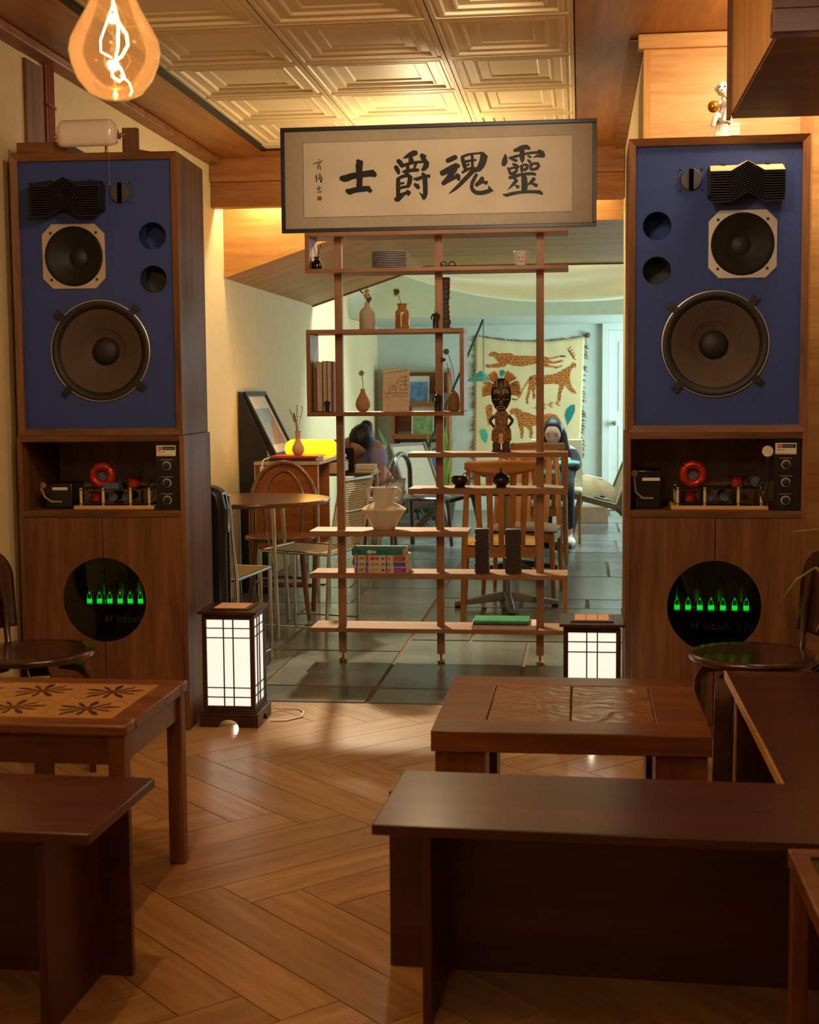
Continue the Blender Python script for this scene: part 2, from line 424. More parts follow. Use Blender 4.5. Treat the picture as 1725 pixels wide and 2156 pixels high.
yl = [5.62, 5.93, 6.76, 7.5, 8.3, 8.95, 9.8, 10.5, 11.2, 12.0, 12.7, 13.5, 14.2, YB]
for i, (a, b) in enumerate(zip(yl[:-1], yl[1:])): course(a, b, [XL, (-1.62, -1.38, -1.5)[i % 3], -.877])
yr = [(5.62, 5.905, [-.877, -.1, XP]), (5.905, 7.08, [-.877, -.26, XP]), (7.08, 8.18, [-.877, -.56, XP]), (8.18, 8.54, [-.877, -.35, .045, .9, 1.5, 2.0]),
      (8.54, 9.58, [-.877, -.12, .55, 1.3, 2.0]), (9.58, 10.4, [-.877, -.5, .2, 1.0, 2.0]), (10.4, 11.0, [-.877, -.2, .5, 1.3, 2.0]), (11.0, 11.9, [-.877, -.45, .3, 1.0, 2.0]),
      (11.9, 12.6, [-.877, -.1, .6, 1.2, 2.0]), (12.6, 13.5, [-.877, -.4, .35, 1.1, 2.0]), (13.5, 14.2, [-.877, -.15, .5, 1.3, 2.0]), (14.2, YB, [-.877, -.4, .3, 1.0, 2.0])]
for a, b, xs in yr: course(a, b, xs)

# ---- walls
struct('wall_left', MB().box(XL-.1, XL, -2.1, YB+.1, -.08, 3.3), 'wall_cream')
struct('wall_back', MB().box(XL, 2.1, YB, YB+.1, -.08, 3.3), 'wall_white')
struct('wall_right', MB().box(XR, XR+.1, -2.1, 5.6, -.08, 2.8), 'wall_cream')
struct('wall_front', MB().box(XL, XR, -2.1, -2.0, -.08, 2.8), 'wall_cream')
struct('wall_right_back', MB().box(2.0, 2.1, 8.3, YB, -.006, 3.3), 'wall_white')
wp = struct('wall_passage', MB().box(XP, 2.1, 5.64, 8.3, -.006, 2.8), 'wall_cream')
pn = struct('panel', MB().box(XP-.006, XR-.002, 5.602, 5.64, .0, 2.60), 'lightwood_x', wp)
struct('stile', MB().box(XP-.008, XP+.018, 5.596, 5.601, .0, 2.60), 'lightwood_z', wp)
struct('stile', MB().box(.84, .885, 5.592, 5.601, 0, 2.60), 'lightwood_z', wp)
struct('top_rail', MB().box(XP-.03, XR-.002, 5.575, 5.64, 2.60, 2.655), 'lightwood_x', wp, bevel=.004)
struct('cornice', MB().box(.99, XR-.002, 4.0, 5.57, 2.29, 2.36).box(1.01, XR-.002, 4.0, 5.57, 2.22, 2.29), 'lightwood_z', wp)
# pilaster and copper pipes on the left wall
struct('trim_1', MB().box(XL, XL+.012, 5.34, 5.53, 0, 2.6), 'walnut_z')
for i, yy in enumerate((5.545, 5.575, 5.602)):
    mb = MB().cyl((XL+.016, yy, 0), (XL+.016, yy, 2.62), .011, n=8)
    for z in (.4, 1.2, 2.0, 2.45): mb.box(XL+.001, XL+.03, yy-.012, yy+.012, z, z+.012)
    o = struct('trim_2', mb, None); o.data.materials.append(M.get('pipe_red') or plain('pipe_red', '6e2d1c', .4, .3))

# ---- ceiling of the front room with stamped square tiles
ZC = 2.662
ce = struct('ceiling', MB().box(XL-.1, XR+.1, -2.1, 8.2, 2.72, 2.82), 'tile_cream')
def tile_mesh(wx, wy):
    rg = [(1,0),(.945,0),(.93,.005),(.90,.006),(.885,.001),(.83,.002),(.81,.012),(.70,.013),(.685,.009),(.66,.010),(.64,.020),(.50,.021),(.48,.027)]
    mb = MB(); n = len(rg); vs = []; fs = []
    dx = (1-rg[-1][0])*.305
    for s_, z in rg:
        t = (1-s_)*.3075
        vs += [(-wx/2+t,-wy/2+t,z),(wx/2-t,-wy/2+t,z),(wx/2-t,wy/2-t,z),(-wx/2+t,wy/2-t,z)]
    for i in range(n-1):
        for k in range(4): fs.append((i*4+k, i*4+(k+1) % 4, (i+1)*4+(k+1) % 4, (i+1)*4+k))
    fs.append(((n-1)*4, (n-1)*4+1, (n-1)*4+2, (n-1)*4+3))
    mb.add(vs, fs)
    me = mb.mesh('ceiling_tile', 'tile_cream'); return me
cols = [(-.553, -.026), (-1.168, -.553), (-1.765, -1.168)]
for x0, x1 in cols:
    tm = tile_mesh(x1-x0-.004, .611)
    for r_ in range(9):
        yy = 2.82+.615*r_-.615
        if yy+.615 > 7.8: continue
        link('ceiling_tile', tm, ce, ((x0+x1)/2, yy+.3075, ZC))
struct('tile_edge', MB().box(-1.765, -.026, 7.74, 7.84, ZC-.004, ZC+.05), 'tile_cream', ce)
struct('trim_3', MB().box(-1.80, -1.766, -2.0, 7.88, ZC-.012, ZC+.03).box(-1.80, -.02, 7.845, 7.88, ZC-.012, ZC+.03), 'black_matte')
struct('trim_4', MB().box(XL, -1.80, -2.0, 8.099, ZC-.006, ZC+.05).box(-1.8, -.02, 7.88, 8.099, ZC-.006, ZC+.05), 'ceilwood_y')
struct('trim_5', MB().box(XL, XL+.075, -2.0, 8.06, ZC-.045, ZC-.008), 'beam_x', bevel=.006)
struct('trim_6', MB().box(-.022, XR, -2.0, 8.099, ZC-.004, ZC+.05), 'ceilwood_y')
struct('trim_7', MB().box(.19, XP-.002, 5.66, 8.06, ZC-.02, ZC-.006), 'beam_x', bevel=.003)
# near-ceiling plaster behind the tiles towards the camera
struct('ceiling_near', MB().box(-1.765, -.026, -2.0, 2.2, ZC, ZC+.05), 'tile_cream')
# ---- beam across the passage
struct('trim_8', MB().box(XL, XP-.002, 8.10, 8.20, 2.52, 2.715), 'beam_x', bevel=.004)
struct('trim_9', MB().box(XL, XP-.002, 8.125, 8.22, 2.375, 2.5195), 'beam_x', bevel=.004)
# ---- sloping wood-panelled soffit
prof = [(XL, 1.985), (-1.25, 2.285), (1.99, 2.285), (1.99, 2.80), (XL, 2.80)]
so = struct('ceiling_soffit', MB().prism(prof, 'XZ', 8.41, 11.25), 'soffit_x')
ang = math.atan2(.30, .918)
struct('edge_strip', MB().hexa([(XL+.002,11.25,1.972),(-1.25,11.25,2.272),(-1.25,11.27,2.272),(XL+.002,11.27,1.972),(XL+.002,11.25,1.99),(-1.25,11.25,2.29),(-1.25,11.27,2.29),(XL+.002,11.27,1.99)]).box(-1.25, 1.99, 11.25, 11.27, 2.272, 2.29), 'beam_x', so)
struct('edge_strip', MB().hexa([(XL+.002,8.40,1.985),(-1.25,8.40,2.285),(-1.25,8.41,2.285),(XL+.002,8.41,1.985),(XL+.002,8.40,2.02),(-1.25,8.40,2.32),(-1.25,8.41,2.32),(XL+.002,8.41,2.02)]), 'soffit_x', so)
# ---- back room: ceiling, header over the back wall
struct('ceiling_back', MB().box(XL, 2.1, 11.25, YB+.1, 3.2, 3.3), 'wall_white')
struct('wall_header', MB().box(XL, 2.0, 13.05, YB, 1.97, 3.2), 'wall_white')
struct('baseboard_back', MB().box(XL, .22, YB-.02, YB, 0, .1), 'wall_white')
# ---- white door in the back wall
plain('door_paint', 'cfd8cf', .45, var=.03)
dr = struct('door_1', MB().box(.30, 1.08, YB-.035, YB-.002, .01, 1.90), 'door_paint')
struct('door_panel', MB().box(.40, .66, YB-.042, YB-.035, 1.05, 1.78).box(.72, .98, YB-.042, YB-.035, 1.05, 1.78).box(.40, .66, YB-.042, YB-.035, .2, .9).box(.72, .98, YB-.042, YB-.035, .2, .9), 'door_paint', dr, bevel=.006)
struct('door_frame', MB().box(.232, .297, YB-.06, YB-.002, 0, 1.9025).box(1.083, 1.15, YB-.06, YB-.002, 0, 1.9025).box(.232, 1.15, YB-.06, YB-.002, 1.903, 1.9695), 'door_paint', dr)
struct('door_handle', MB().lathe([(.03,0),(.03,-.008),(.012,-.012),(.012,-.04),(.028,-.05),(.033,-.065),(.024,-.085),(0,-.09)], (.355,YB-.036,.93), 18, 'Y'), 'chrome', dr, smooth=40)
# ---- bulkhead box hanging at the upper right
bh = struct('trim_10', MB().box(.50, XR-.002, 3.78, 4.88, 2.205, 2.655), 'lightwood_z')
struct('bottom_panel', MB().box(.505, XR-.002, 3.785, 4.875, 2.195, 2.2045), 'walnut_x', bh)
struct('edge_strip', MB().box(.488, .4995, 4.84, 4.892, 2.192, 2.655), 'walnut_z', bh)
struct('near_panel', MB().box(.49, XR-.002, 3.74, 3.7795, 2.26, 2.655), 'bench_x', bh)
struct('edge_strip', MB().box(.485, XR-.002, 3.72, 3.7795, 2.192, 2.255), 'bench_x', bh, bevel=.004)

# ================================================================== LOUDSPEAKERS
plain('baffle_blue', '243a7a', .75, var=.05, vscale=60, bmp=.15, bscale=300)
plain('cone_brown', '4a3a2e', .8, var=.1)
plain('lens_black', '1d1813', .45, var=.1)
plain('cream_and_lit_lens', 'cdb98a', .5, var=.04)  # standoffs' own cream; on the lens, light from above painted in
plain('tweeter_grey', '3c3a3c', .5, var=.05)
plain('port_grey', '33373c', .7, var=.05)
SPW, SPH, SPD = .635, 1.051, .435
def speaker(label, loc, rz, m, lit_top):
    """studio monitor; local origin at the bottom centre of its front; m=+1: lens on the right"""
    t = thing('loudspeaker', label, 'loudspeaker', loc, rz, 'blue-fronted loudspeakers')
    W2, fr = SPW/2, .022
    bx = MB().box(-W2, -W2+fr, .012, SPD, 0, SPH).box(W2-fr, W2, .012, SPD, 0, SPH).box(-W2+fr, W2-fr, .012, SPD, 0, fr).box(-W2+fr, W2-fr, .012, SPD, SPH-fr, SPH).box(-W2+fr, W2-fr, SPD-.02, SPD, fr, SPH-fr)
    part(t, 'cabinet', bx, 'walnut_z', bevel=.0015)
    # mitred front frame, sloping towards the baffle
    o = [(-W2,0),(W2,0),(W2,SPH),(-W2,SPH)]; i_ = [(-W2+fr+.004,fr+.004),(W2-fr-.004,fr+.004),(W2-fr-.004,SPH-fr-.004),(-W2+fr+.004,SPH-fr-.004)]
    for k in range(4):
        a, b, c, d = o[k], o[(k+1) % 4], i_[(k+1) % 4], i_[k]
        mb = MB().hexa([(a[0],.0,a[1]),(b[0],.0,b[1]),(c[0],.010,c[1]),(d[0],.010,d[1]),(a[0],.013,a[1]),(b[0],.013,b[1]),(c[0],.022,c[1]),(d[0],.022,d[1])])
        part(t, 'frame_strip', mb, 'walnut_x' if k % 2 == 0 else 'walnut_z')
    yb = .022
    wf = (-.005*m, .3185); md = (.0875*m, .673); pts = [(-.2145*m, .744), (-.2145*m, .584)]; tw = (-.0957*m, .905)
    e = fr+.003
    part(t, 'baffle', plate_holes([(-W2+e,e),(W2-e,e),(W2-e,SPH-e),(-W2+e,SPH-e)], [circ(*wf,.172,48), circ(*md,.108,40), circ(*pts[0],.051,28), circ(*pts[1],.051,28)], yb, yb+.02), 'baffle_blue')
    # woofer: ring, surround, ribbed cone, dust cap, four clamps
    w = part(t, 'woofer', MB().lathe([(.172,yb+.001),(.186,yb+.001),(.188,yb-.006),(.180,yb-.010),(.170,yb-.007),(.164,yb-.001),(.160,yb+.006),(.157,yb+.008),(.157,yb+.012),(.172,yb+.012)], (wf[0],0,wf[1]), 56, 'Y', cap=False), 'black_matte', smooth=50)
    part(w, 'ring', MB().lathe([(.186,yb-.0005),(.191,yb-.0005),(.1915,yb-.006),(.1885,yb-.007),(.186,yb-.005)], (wf[0],0,wf[1]), 64, 'Y', cap=False), 'silver', smooth=40)
    cp_ = [(.157,yb+.006)]
    for k in range(12): r = .154-.0058*k; cp_ += [(r,yb+.008+k*.0035),(r-.0022,yb+.0062+k*.0035+.002)]
    cp_ += [(.082,yb+.054),(.053,yb+.070),(.04,yb+.075)]
    part(w, 'cone', MB().lathe(cp_+[(0.0,yb+.076)], (wf[0],0,wf[1]), 56, 'Y', cap=False), 'cone_brown', smooth=25)
    part(w, 'dust_cap', MB().lathe([(.053,yb+.069),(.05,yb+.060),(.038,yb+.050),(.02,yb+.044),(0,yb+.042)], (wf[0],0,wf[1]), 32, 'Y', cap=False), 'black_matte', smooth=60)
    for k in range(4):
        a = PI/4+PI/2*k+.07; d = Vector((math.cos(a),0,math.sin(a))); p = Vector((wf[0],0,wf[1]))
        s = p+d*.180; q_ = p+d*.222
        mb = MB().bar(s+Vector((0,yb-.009,0)), q_+Vector((0,yb-.006,0)), .026, .008, (0,1,0)).cyl(p+d*.204+Vector((0,yb-.016,0)), p+d*.204+Vector((0,yb-.004,0)), .007, n=8)
        part(w, 'clamp', mb, 'black_matte')
    # ten-inch driver with eight-sided silver frame
    h = .12; c_ = .038
    outer = [(md[0]+x, md[1]+z) for x, z in [(-h+c_,-h),(h-c_,-h),(h,-h+c_),(h,h-c_),(h-c_,h),(-h+c_,h),(-h,h-c_),(-h,-h+c_)]]
    d2 = part(t, 'midrange_driver', plate_holes(outer, [circ(*md,.112,40)], yb-.004, yb), 'silver')
    part(d2, 'cone', MB().lathe([(.112,yb-.003),(.110,yb-.001),(.105,yb-.006),(.099,yb+.002),(.094,yb+.006),(.06,yb+.035),(.035,yb+.05),(.03,yb+.046),(0,yb+.04)], (md[0],0,md[1]), 40, 'Y', cap=False), 'black_matte', smooth=50)
    for sx in (-1,1):
        for sz in (-1,1): part(d2, 'screw', MB().lathe([(.0055,yb-.0042),(.0055,yb-.006),(0,yb-.0065)], (md[0]+sx*.087,0,md[1]+sz*.087), 8, 'Y'), 'black_matte')
    # reflex ports
    for p, mt in zip(pts, ('baffle_blue','port_grey')):
        part(t, 'port', MB().lathe([(.051,yb+.0),(.051,yb+.12),(0,yb+.12)], (p[0],0,p[1]), 28, 'Y', cap=False), mt, smooth=40)
    # slot tweeter
    tws = part(t, 'tweeter', MB().lathe([(.040,yb+.001),(.040,yb-.004),(.036,yb-.009),(0,yb-.009)], (tw[0],0,tw[1]), 32, 'Y'), 'tweeter_grey', smooth=30)
    part(tws, 'slot', MB().box(tw[0]-.008, tw[0]+.008, yb-.0125, yb-.0088, tw[1]-.037, tw[1]+.037), 'void')
    for sx in (-1,1):
        for sz in (-1,1): part(tws, 'screw', MB().sph((tw[0]+sx*.038, yb-.001, tw[1]+sz*.037), .0042, 8, 5), 'black_matte')
    # slant-plate acoustic lens: wavy stacked plates
    lc, lw = .0935*m, .128
    ln = part(t, 'acoustic_lens', MB().box(lc-lw, lc+lw, yb-.012, yb, .835, .945), 'lens_black')
    def wave(u):           # zig-zag outline across the lens
        a = abs(u)
        return .0 if a > .44*2*.5 and a > .45 else (1-a/.45)
    prof_u = [-1,-.45,-.22,0,.22,.45,1]
    for k in range(13):
        zb = .938-.0088*k
        vs = []; fs = []
        for u in prof_u:
            zf = zb-.018+ (0 if abs(u) >= .45 else (1-abs(u)/.45)*.034); x = lc+u*lw
            vs += [(x,yb-.012,zb+.012),(x,yb-.095,zf),(x,yb-.095,zf-.0024),(x,yb-.012,zb+.0096)]
        n = len(prof_u)
        for i in range(n-1):
            for j in range(4): fs.append((i*4+j, i*4+(j+1) % 4, (i+1)*4+(j+1) % 4, (i+1)*4+j))
        fs += [(0,1,2,3), tuple((n-1)*4+j for j in (3,2,1,0))]
        part(ln, 'lens_plate', MB().add(vs, fs), 'cream_and_lit_lens' if (k == 0 and lit_top) else 'lens_black')  # light falling on the top plate is painted in as cream
    for sx in (-1,1): part(ln, 'cheek', MB().box(lc+sx*(lw+.002)-.0015, lc+sx*(lw+.002)+.0015, yb-.08, yb, .838, .94), 'lens_black')
    part(ln, 'bracket', MB().box(lc-.085,lc-.07,yb-.02,yb,.946,.956).box(lc+.07,lc+.085,yb-.02,yb,.946,.956), 'black_matte')
    return t
RS = ((.4888), 5.131, -.0105); LS = (-1.804, 5.085, .0473); ZS = 1.1316
speaker('blue-fronted studio loudspeaker with the light on its top lens plate painted pale under a monkey figurine', (RS[0], RS[1], ZS), RS[2], 1, True)
speaker('blue-fronted studio loudspeaker with an all-black lens under a white glass desk lamp', (LS[0], LS[1], ZS), LS[2], -1, False)

# ================================================================== STANDS WITH AMPLIFIERS
plain('amp_black', '14151a', .25, var=.1)
plain('amp_gold', '6b5324', .35, .8, var=.1)
emit('tube_green', '08ff3a', 1.6)
glass('tube_glass', 'dfffe8', .03, .03)
glass('cabinet_glass', 'd0d4dc', .02, .01)
plain('copper_red', 'a5260f', .35, .3, var=.25, vscale=60, bmp=.3, bscale=120)
glass('acrylic', 'd8dce0', .05, .08)
plain('cap_blue', '49556b', .4, var=.1)
plain('label_white', 'd8cfbf', .6, var=.03)
plain('logo_red', 'c4402a', .5, var=.05)
plain('faint_text', 'b5ab9c', .5, var=.05)
plain('cable_cloth', '8d7a5c', .7, var=.5, vscale=150)
def stand(label, loc, rz, cz, rad, m):
    t = thing('speaker_cabinet', label, 'cabinet', loc, rz, 'walnut cabinets under the loudspeakers')
    W2, D, H = .3225, .455, ZS-.0015; th = .018
    b = MB().box(-W2,-W2+th,0,D,0,H).box(W2-th,W2,0,D,0,H)
    part(t, 'side_panel', MB().box(-W2,-W2+th,0,D,0,H), 'walnut_z', bevel=.001); part(t, 'side_panel', MB().box(W2-th,W2,0,D,0,H), 'walnut_z', bevel=.001)
    part(t, 'top_panel', MB().box(-W2+th,W2-th,0,D,H-.022,H), 'walnut_x', bevel=.001)
    part(t, 'back_panel', MB().box(-W2+th,W2-th,D-.012,D,0,H-.022), 'ply_inner')
    part(t, 'shelf', MB().box(-W2+th,W2-th,.002,D-.012,.822,.846), 'walnut_x')
    part(t, 'shelf', MB().box(-W2+th,W2-th,.03,D-.012,.335,.35), 'walnut_x')
    part(t, 'plinth', MB().box(-W2+th,W2-th,.006,D-.012,0,.055), 'walnut_x')
    # two doors sharing a round porthole
    z0, z1 = .057, .8195
    for s in (-1,1):
        xo, xi = s*(W2-th-.001), s*.0018
        arc = [(x, z) for x, z in circ(0, cz, rad, 26, -PI/2, PI/2, False)]
        poly = [(xi,z0),(xo,z0),(xo,z1),(xi,z1)]
        a = [(max(x,.0018)*s, z) for x, z in arc][::-1]
        dd = part(t, 'door', MB().prism(poly+a, 'XZ', .0, .02), 'walnut_z')
        g = [(max(x,.0018)*s*.99, cz+(z-cz)*.99) for x, z in arc]
        part(dd, 'pane', MB().prism(g, 'XZ', .012, .015), 'cabinet_glass')
    # attenuator strip on the right of the open bay
    cpn = part(t, 'control_panel', MB().box(.208, W2-th-.001, .02, .03, .848, H-.024), 'amp_black')
    part(cpn, 'badge', MB().box(.212, .286, .017, .0199, 1.052, 1.092), 'label_white')
    part(cpn, 'badge_logo', MB().box(.217, .232, .0163, .0169, 1.074, 1.088), 'logo_red')
    part(cpn, 'badge_bar', MB().box(.2345, .283, .0163, .0169, 1.075, 1.088), 'black_matte')
    text_mesh('JBL', .0078, 'label_white', 'logo_letters', .0002, parent=cpn, loc=(.2178,.0160,1.0785))
    text_mesh('Professional Series', .0053, 'label_white', 'badge_letters', .0002, parent=cpn, loc=(.2355,.0160,1.0795))
    text_mesh('Model 4343', .0060, 'black_matte', 'model_letters', .0002, parent=cpn, loc=(.217,.0166,1.066))
    text_mesh('James B. Lansing Sound, Inc.', .0040, 'black_matte', 'maker_letters', .0002, parent=cpn, loc=(.217,.0166,1.0545))
    for k, z in enumerate((1.015, .95, .885)):
        kn = part(cpn, 'knob', MB().lathe([(.013,.0195),(.013,.012),(.008,.010),(.007,.003),(0,.003)], (.25,0,z), 18, 'Y'), 'black_matte', smooth=30)
        part(kn, 'dial_mark', MB().lathe([(.017,.0197),(.017,.0193),(.0155,.0193)], (.25,0,z), 12, 'Y').box(.228,.272,.0193,.0197,z+.022,z+.0235), 'faint_text')
    return t
stR = stand('walnut cabinet with a round porthole under the loudspeaker carrying the monkey figurine', (RS[0], RS[1]-.004, 0), RS[2], .495, .170, 1)
stL = stand('walnut cabinet with a round porthole under the loudspeaker carrying the white lamp', (LS[0], LS[1]-.004, 0), LS[2], .503, .163, -1)

def local_thing(name, label, cat, st, p, group=None):
    R_ = Matrix.Rotation(st.rotation_euler.z, 4, 'Z'); q_ = st.location + R_ @ Vector(p)
    return thing(name, label, cat, q_, st.rotation_euler.z, group)
def amp(st, label, x0, x1, big, small, zt, m):
    """valve amplifier on the low shelf; local origin on shelf"""
    t = local_thing('valve_amplifier', label, 'amplifier', st, (0,.0,.3505), 'valve amplifiers behind the portholes')
    h = zt-.3505
    part(t, 'chassis', MB().box(x0,x1,.09,.33,0,h), 'amp_black', bevel=.003)
    part(t, 'top_plate', MB().box(x0+.002,x1-.002,.086,.33,h+.0003,h+.005), 'steel')
    part(t, 'trim_strip', MB().box(x0,x0+(x1-x0)*.3,.0855,.0895,h-.016,h-.004), 'amp_gold')
    cx = (x0+x1)/2
    text_mesh('M', .040, 'faint_text', 'badge_letters', .0004, parent=t, loc=(cx-.068,.0885,h-.066), weight=.0002)
    text_mesh('c', .024, 'faint_text', 'badge_letters', .0004, parent=t, loc=(cx-.034,.0885,h-.050))
    text_mesh('Intosh', .040, 'faint_text', 'badge_letters', .0004, parent=t, loc=(cx-.022,.0885,h-.066), spacing=1.0, weight=.0002)
    text_mesh('275', .044, 'faint_text', 'badge_letters', .0004, parent=t, loc=(cx+.092,.0885,h-.076), shear=.3)
    for i, x in enumerate(small):
        v = part(t, 'small_valve', MB().lathe([(.0125,h+.0055),(.0125,h+.034),(.009,h+.041),(.003,h+.045),(.0015,h+.051),(0,h+.052)], (x,.12,0), 14), 'tube_glass', smooth=50)
        part(v, 'glow', MB().lathe([(.0100,h+.006),(.0105,h+.018),(.005,h+.020),(0,h+.020)], (x,.12,0), 12), 'tube_green')
        part(v, 'electrode', MB().lathe([(.005,h+.021),(.005,h+.034),(0,h+.035)], (x,.12,0), 8), 'steel')
    for i, x in enumerate(big):
        v = part(t, 'power_valve', MB().lathe([(.016,h+.0055),(.017,h+.02),(.027,h+.038),(.027,h+.062),(.014,h+.085),(.013,h+.108),(.006,h+.114),(0,h+.115)], (x,.21,0), 16), 'tube_glass', smooth=50)
        part(v, 'valve_base', MB().lathe([(.0175,h+.0052),(.0175,h+.019),(0,h+.0195)], (x,.21,0), 14), 'black_matte')
        part(v, 'electrode', MB().lathe([(.009,h+.021),(.009,h+.065),(.004,h+.068),(.003,h+.1),(0,h+.101)], (x,.21,0), 8), 'steel')
    return t
ampR = amp(stR, 'black valve amplifier glowing green in the porthole below the monkey figurine', -.19, .17, [-.127,-.048,.037,.120], [-.127,-.086,-.043,-.002,.042,.085,.127], .462, 1)
ampL = amp(stL, 'black valve amplifier glowing green in the porthole below the white lamp', -.125, .21, [-.064,.012,.083,.158], [-.095,-.055,-.014,.027,.067,.108,.149], .470, -1)
# brass terminal stubs by the left amplifier
tb = local_thing('plug_row', 'row of slanted gold audio plugs beside the green-lit valve amplifier', 'plugs', stL, (-.145,.13,.3505))
for i in range(4):
    a = Vector((-.012+i*.004-.005, -.03+i*.03, .115)); part(tb, 'plug', MB().cyl(a, a+Vector((.018,-.01,.028)), .0055, n=10).cyl(a+Vector((-.006,.003,-.115)), a, .0035, n=6), 'brass')

def crossover(st, label, x0, x1, tor, m):
    t = local_thing('crossover_network', label, 'crossover', st, (0,0,.8465), 'crossover networks in the cabinet bays')
    part(t, 'base_board', MB().box(x0-.02,x1+.02,.05,.26,0,.014), 'lightwood_x', bevel=.0015)
    for z in (.020,.074): part(t, 'acrylic_plate', MB().box(x0-.004,x1+.004,.062,.25,z,z+.004), 'acrylic')
    for x in (x0+.004, x0+(x1-x0)*.33, x0+(x1-x0)*.72, x1-.004):
        for y in (.07,.242): part(t, 'standoff', MB().cyl((x,y,.0145),(x,y,.0815),.0055,n=10), 'cream_and_lit_lens')
    tc_ = Vector((tor, .12, .126)); pts = [tc_+Vector((.036*math.cos(2*PI*k/28),0,.036*math.sin(2*PI*k/28))) for k in range(28)]
    c = part(t, 'toroid_coil', MB().tube(pts, .0165, 12, True), 'copper_red', smooth=60)
    for k in (1,3,5,7):
        a = PI*k/4; d = Vector((math.cos(a),0,math.sin(a)))
        part(c, 'tie', MB().tube([tc_+d*(.036+.0172*math.cos(b))+Vector((0,.0172*math.sin(b),0)) for b in [2*PI*j/12 for j in range(12)]], .0012, 5, True), 'black_matte')
    part(c, 'core_disc', MB().lathe([(.02,.128),(.02,.15),(0,.15)], (tor,0,.126), 18, 'Y'), 'cap_blue')
    for x, z, r_ in ((x0+.05,.028,.02),(x0+(x1-x0)*.72,.082,.024)):
        cc = part(t, 'small_coil', MB().cyl((x,.12,z+.004),(x,.12,z+.032),r_,n=18), 'copper_red')
        part(cc, 'bobbin', MB().cyl((x,.12,z-.002),(x,.12,z+.004),r_*1.5,n=18).cyl((x,.12,z+.032),(x,.12,z+.036),r_*1.5,n=18), 'acrylic')
    for x, z in ((x0+.12,.046),(x0+.175,.046)): part(t, 'capacitor', MB().cyl((x,.1,z),(x,.2,z),.018,n=16), 'cap_blue', smooth=40)
    part(t, 'capacitor', MB().box(x0+.09,x0+.15,.08,.2,.0785,.1) if m < 0 else MB().cyl((x1-.02,.1,.1),(x1-.02,.18,.1),.02,n=16), 'cap_blue')
    part(t, 'wiring', MB().tube([(x1-.02,.1,.08),(x1+.0,.09,.12),(x1-.03,.1,.15),(x1-.06,.12,.11)], .0022, 6).tube([(x1-.03,.13,.08),(x1+.0,.14,.11),(x1+.005,.11,.06),(x1-.005,.1,.03)], .0025, 6), 'black_matte')
    return t
crossover(stR, 'crossover network with a red toroid coil below the loudspeaker with the monkey figurine', -.135, .175, -.073, 1)
crossover(stL, 'crossover network with a red toroid coil below the loudspeaker with the white lamp', -.105, .170, -.030, -1)
def transformer(st, label, x0, x1, h, m):
    t = local_thing('transformer_box', label, 'transformer', st, (0,0,.8465), 'black boxes in the cabinet bays')
    part(t, 'case', MB().box(x0,x1,.09,.24,0,h), 'amp_black', bevel=.006)
    part(t, 'label_strip', MB().box(x0+.03,x0+.095 if m > 0 else x0+.09,.0885,.0899,h*.72,h*.72+.011), 'label_white')
    part(t, 'cable', MB().tube([(x0+.01,.085,h*.9),(x0-.012 if m < 0 else x0+.0,.08,h*.8),(x0+.005,.078,h*.45),(x0+.03,.078,h*.28),(x0+.07,.082,h*.27)], .0045, 8), 'cable_cloth')
    part(t, 'plug', MB().lathe([(.012,0),(.013,.006),(.010,.012),(0,.014)], (x0+.0,.076,h*.92), 14, 'Y'), 'brass')
    return t
transformer(stR, 'tall black transformer box beside the crossover below the monkey figurine loudspeaker', -.29, -.19, .145, 1)
transformer(stL, 'low black transformer box with a striped lead beside a crossover', -.25, -.14, .10, -1)
# plug with hanging lead on the back of the right bay
cl = local_thing('hanging_cable', 'black cable hanging from a pale plug in the bay of the right cabinet', 'cable', stR, (.195,.04,.847))
part(cl, 'lead', MB().tube([(-.008,.0,.20),(-.012,.0,.12),(-.03,.01,.06),(-.012,.02,.02),(.004,.01,.006)], .004, 6).tube([(-.004,.0,.20),(-.002,.0,.1),(-.008,.02,.05),(.0,.0,.006)], .003, 6), 'black_matte')
part(cl, 'plug', MB().lathe([(.0,-.006),(.02,-.006),(.02,.006),(0,.006)], (-.008,.0,.215), 18, 'Y'), 'ceramic_white')

# ================================================================== OPEN SHELF (room divider)
YF, YK, YP = 6.38, 6.59, 6.47       # board front, board back, post front
SX0, SX1 = -1.262, -.055
sh = thing('room_divider', 'tall open wooden room divider shelf with three posts and staggered boards', 'shelf', (-.652, 6.48, 0))
def W(mb, loc):
    l = Vector(loc)
    for i in range(len(mb.v)): mb.v[i] = mb.v[i]-l
    return mb
def board(x0, x1, z0, z1, nm='board'): part(sh, nm, W(MB().box(x0, x1, YF, YK, z0, z1), sh.location), 'shelfwood_x', bevel=.0015)
def upright(x0, z0, z1): part(sh, 'end_board', W(MB().box(x0, x0+.019, YF+.0005, YK-.0005, z0, z1), sh.location), 'shelfwood_z', bevel=.0015)
TH = .019
board(SX0, SX1, 2.000, 2.019); board(SX0, SX1, 1.834, 1.853); upright(SX0, 1.8535, 1.9995)
board(SX0, -.529, 1.5555, 1.5745); board(SX0, -.529, 1.1745, 1.1935); upright(SX0, 1.194, 1.555); upright(-.548, 1.194, 1.555)
board(-.790, SX1, .982, 1.003); board(-.790, SX1, .812, .838); upright(SX1-.019, .8385, .9815)
board(SX0, -.515, .613, .638)
board(SX0, SX1, .415, .437)
board(SX0, SX1, .160, .180); upright(SX1-.019, .1805, .4145)
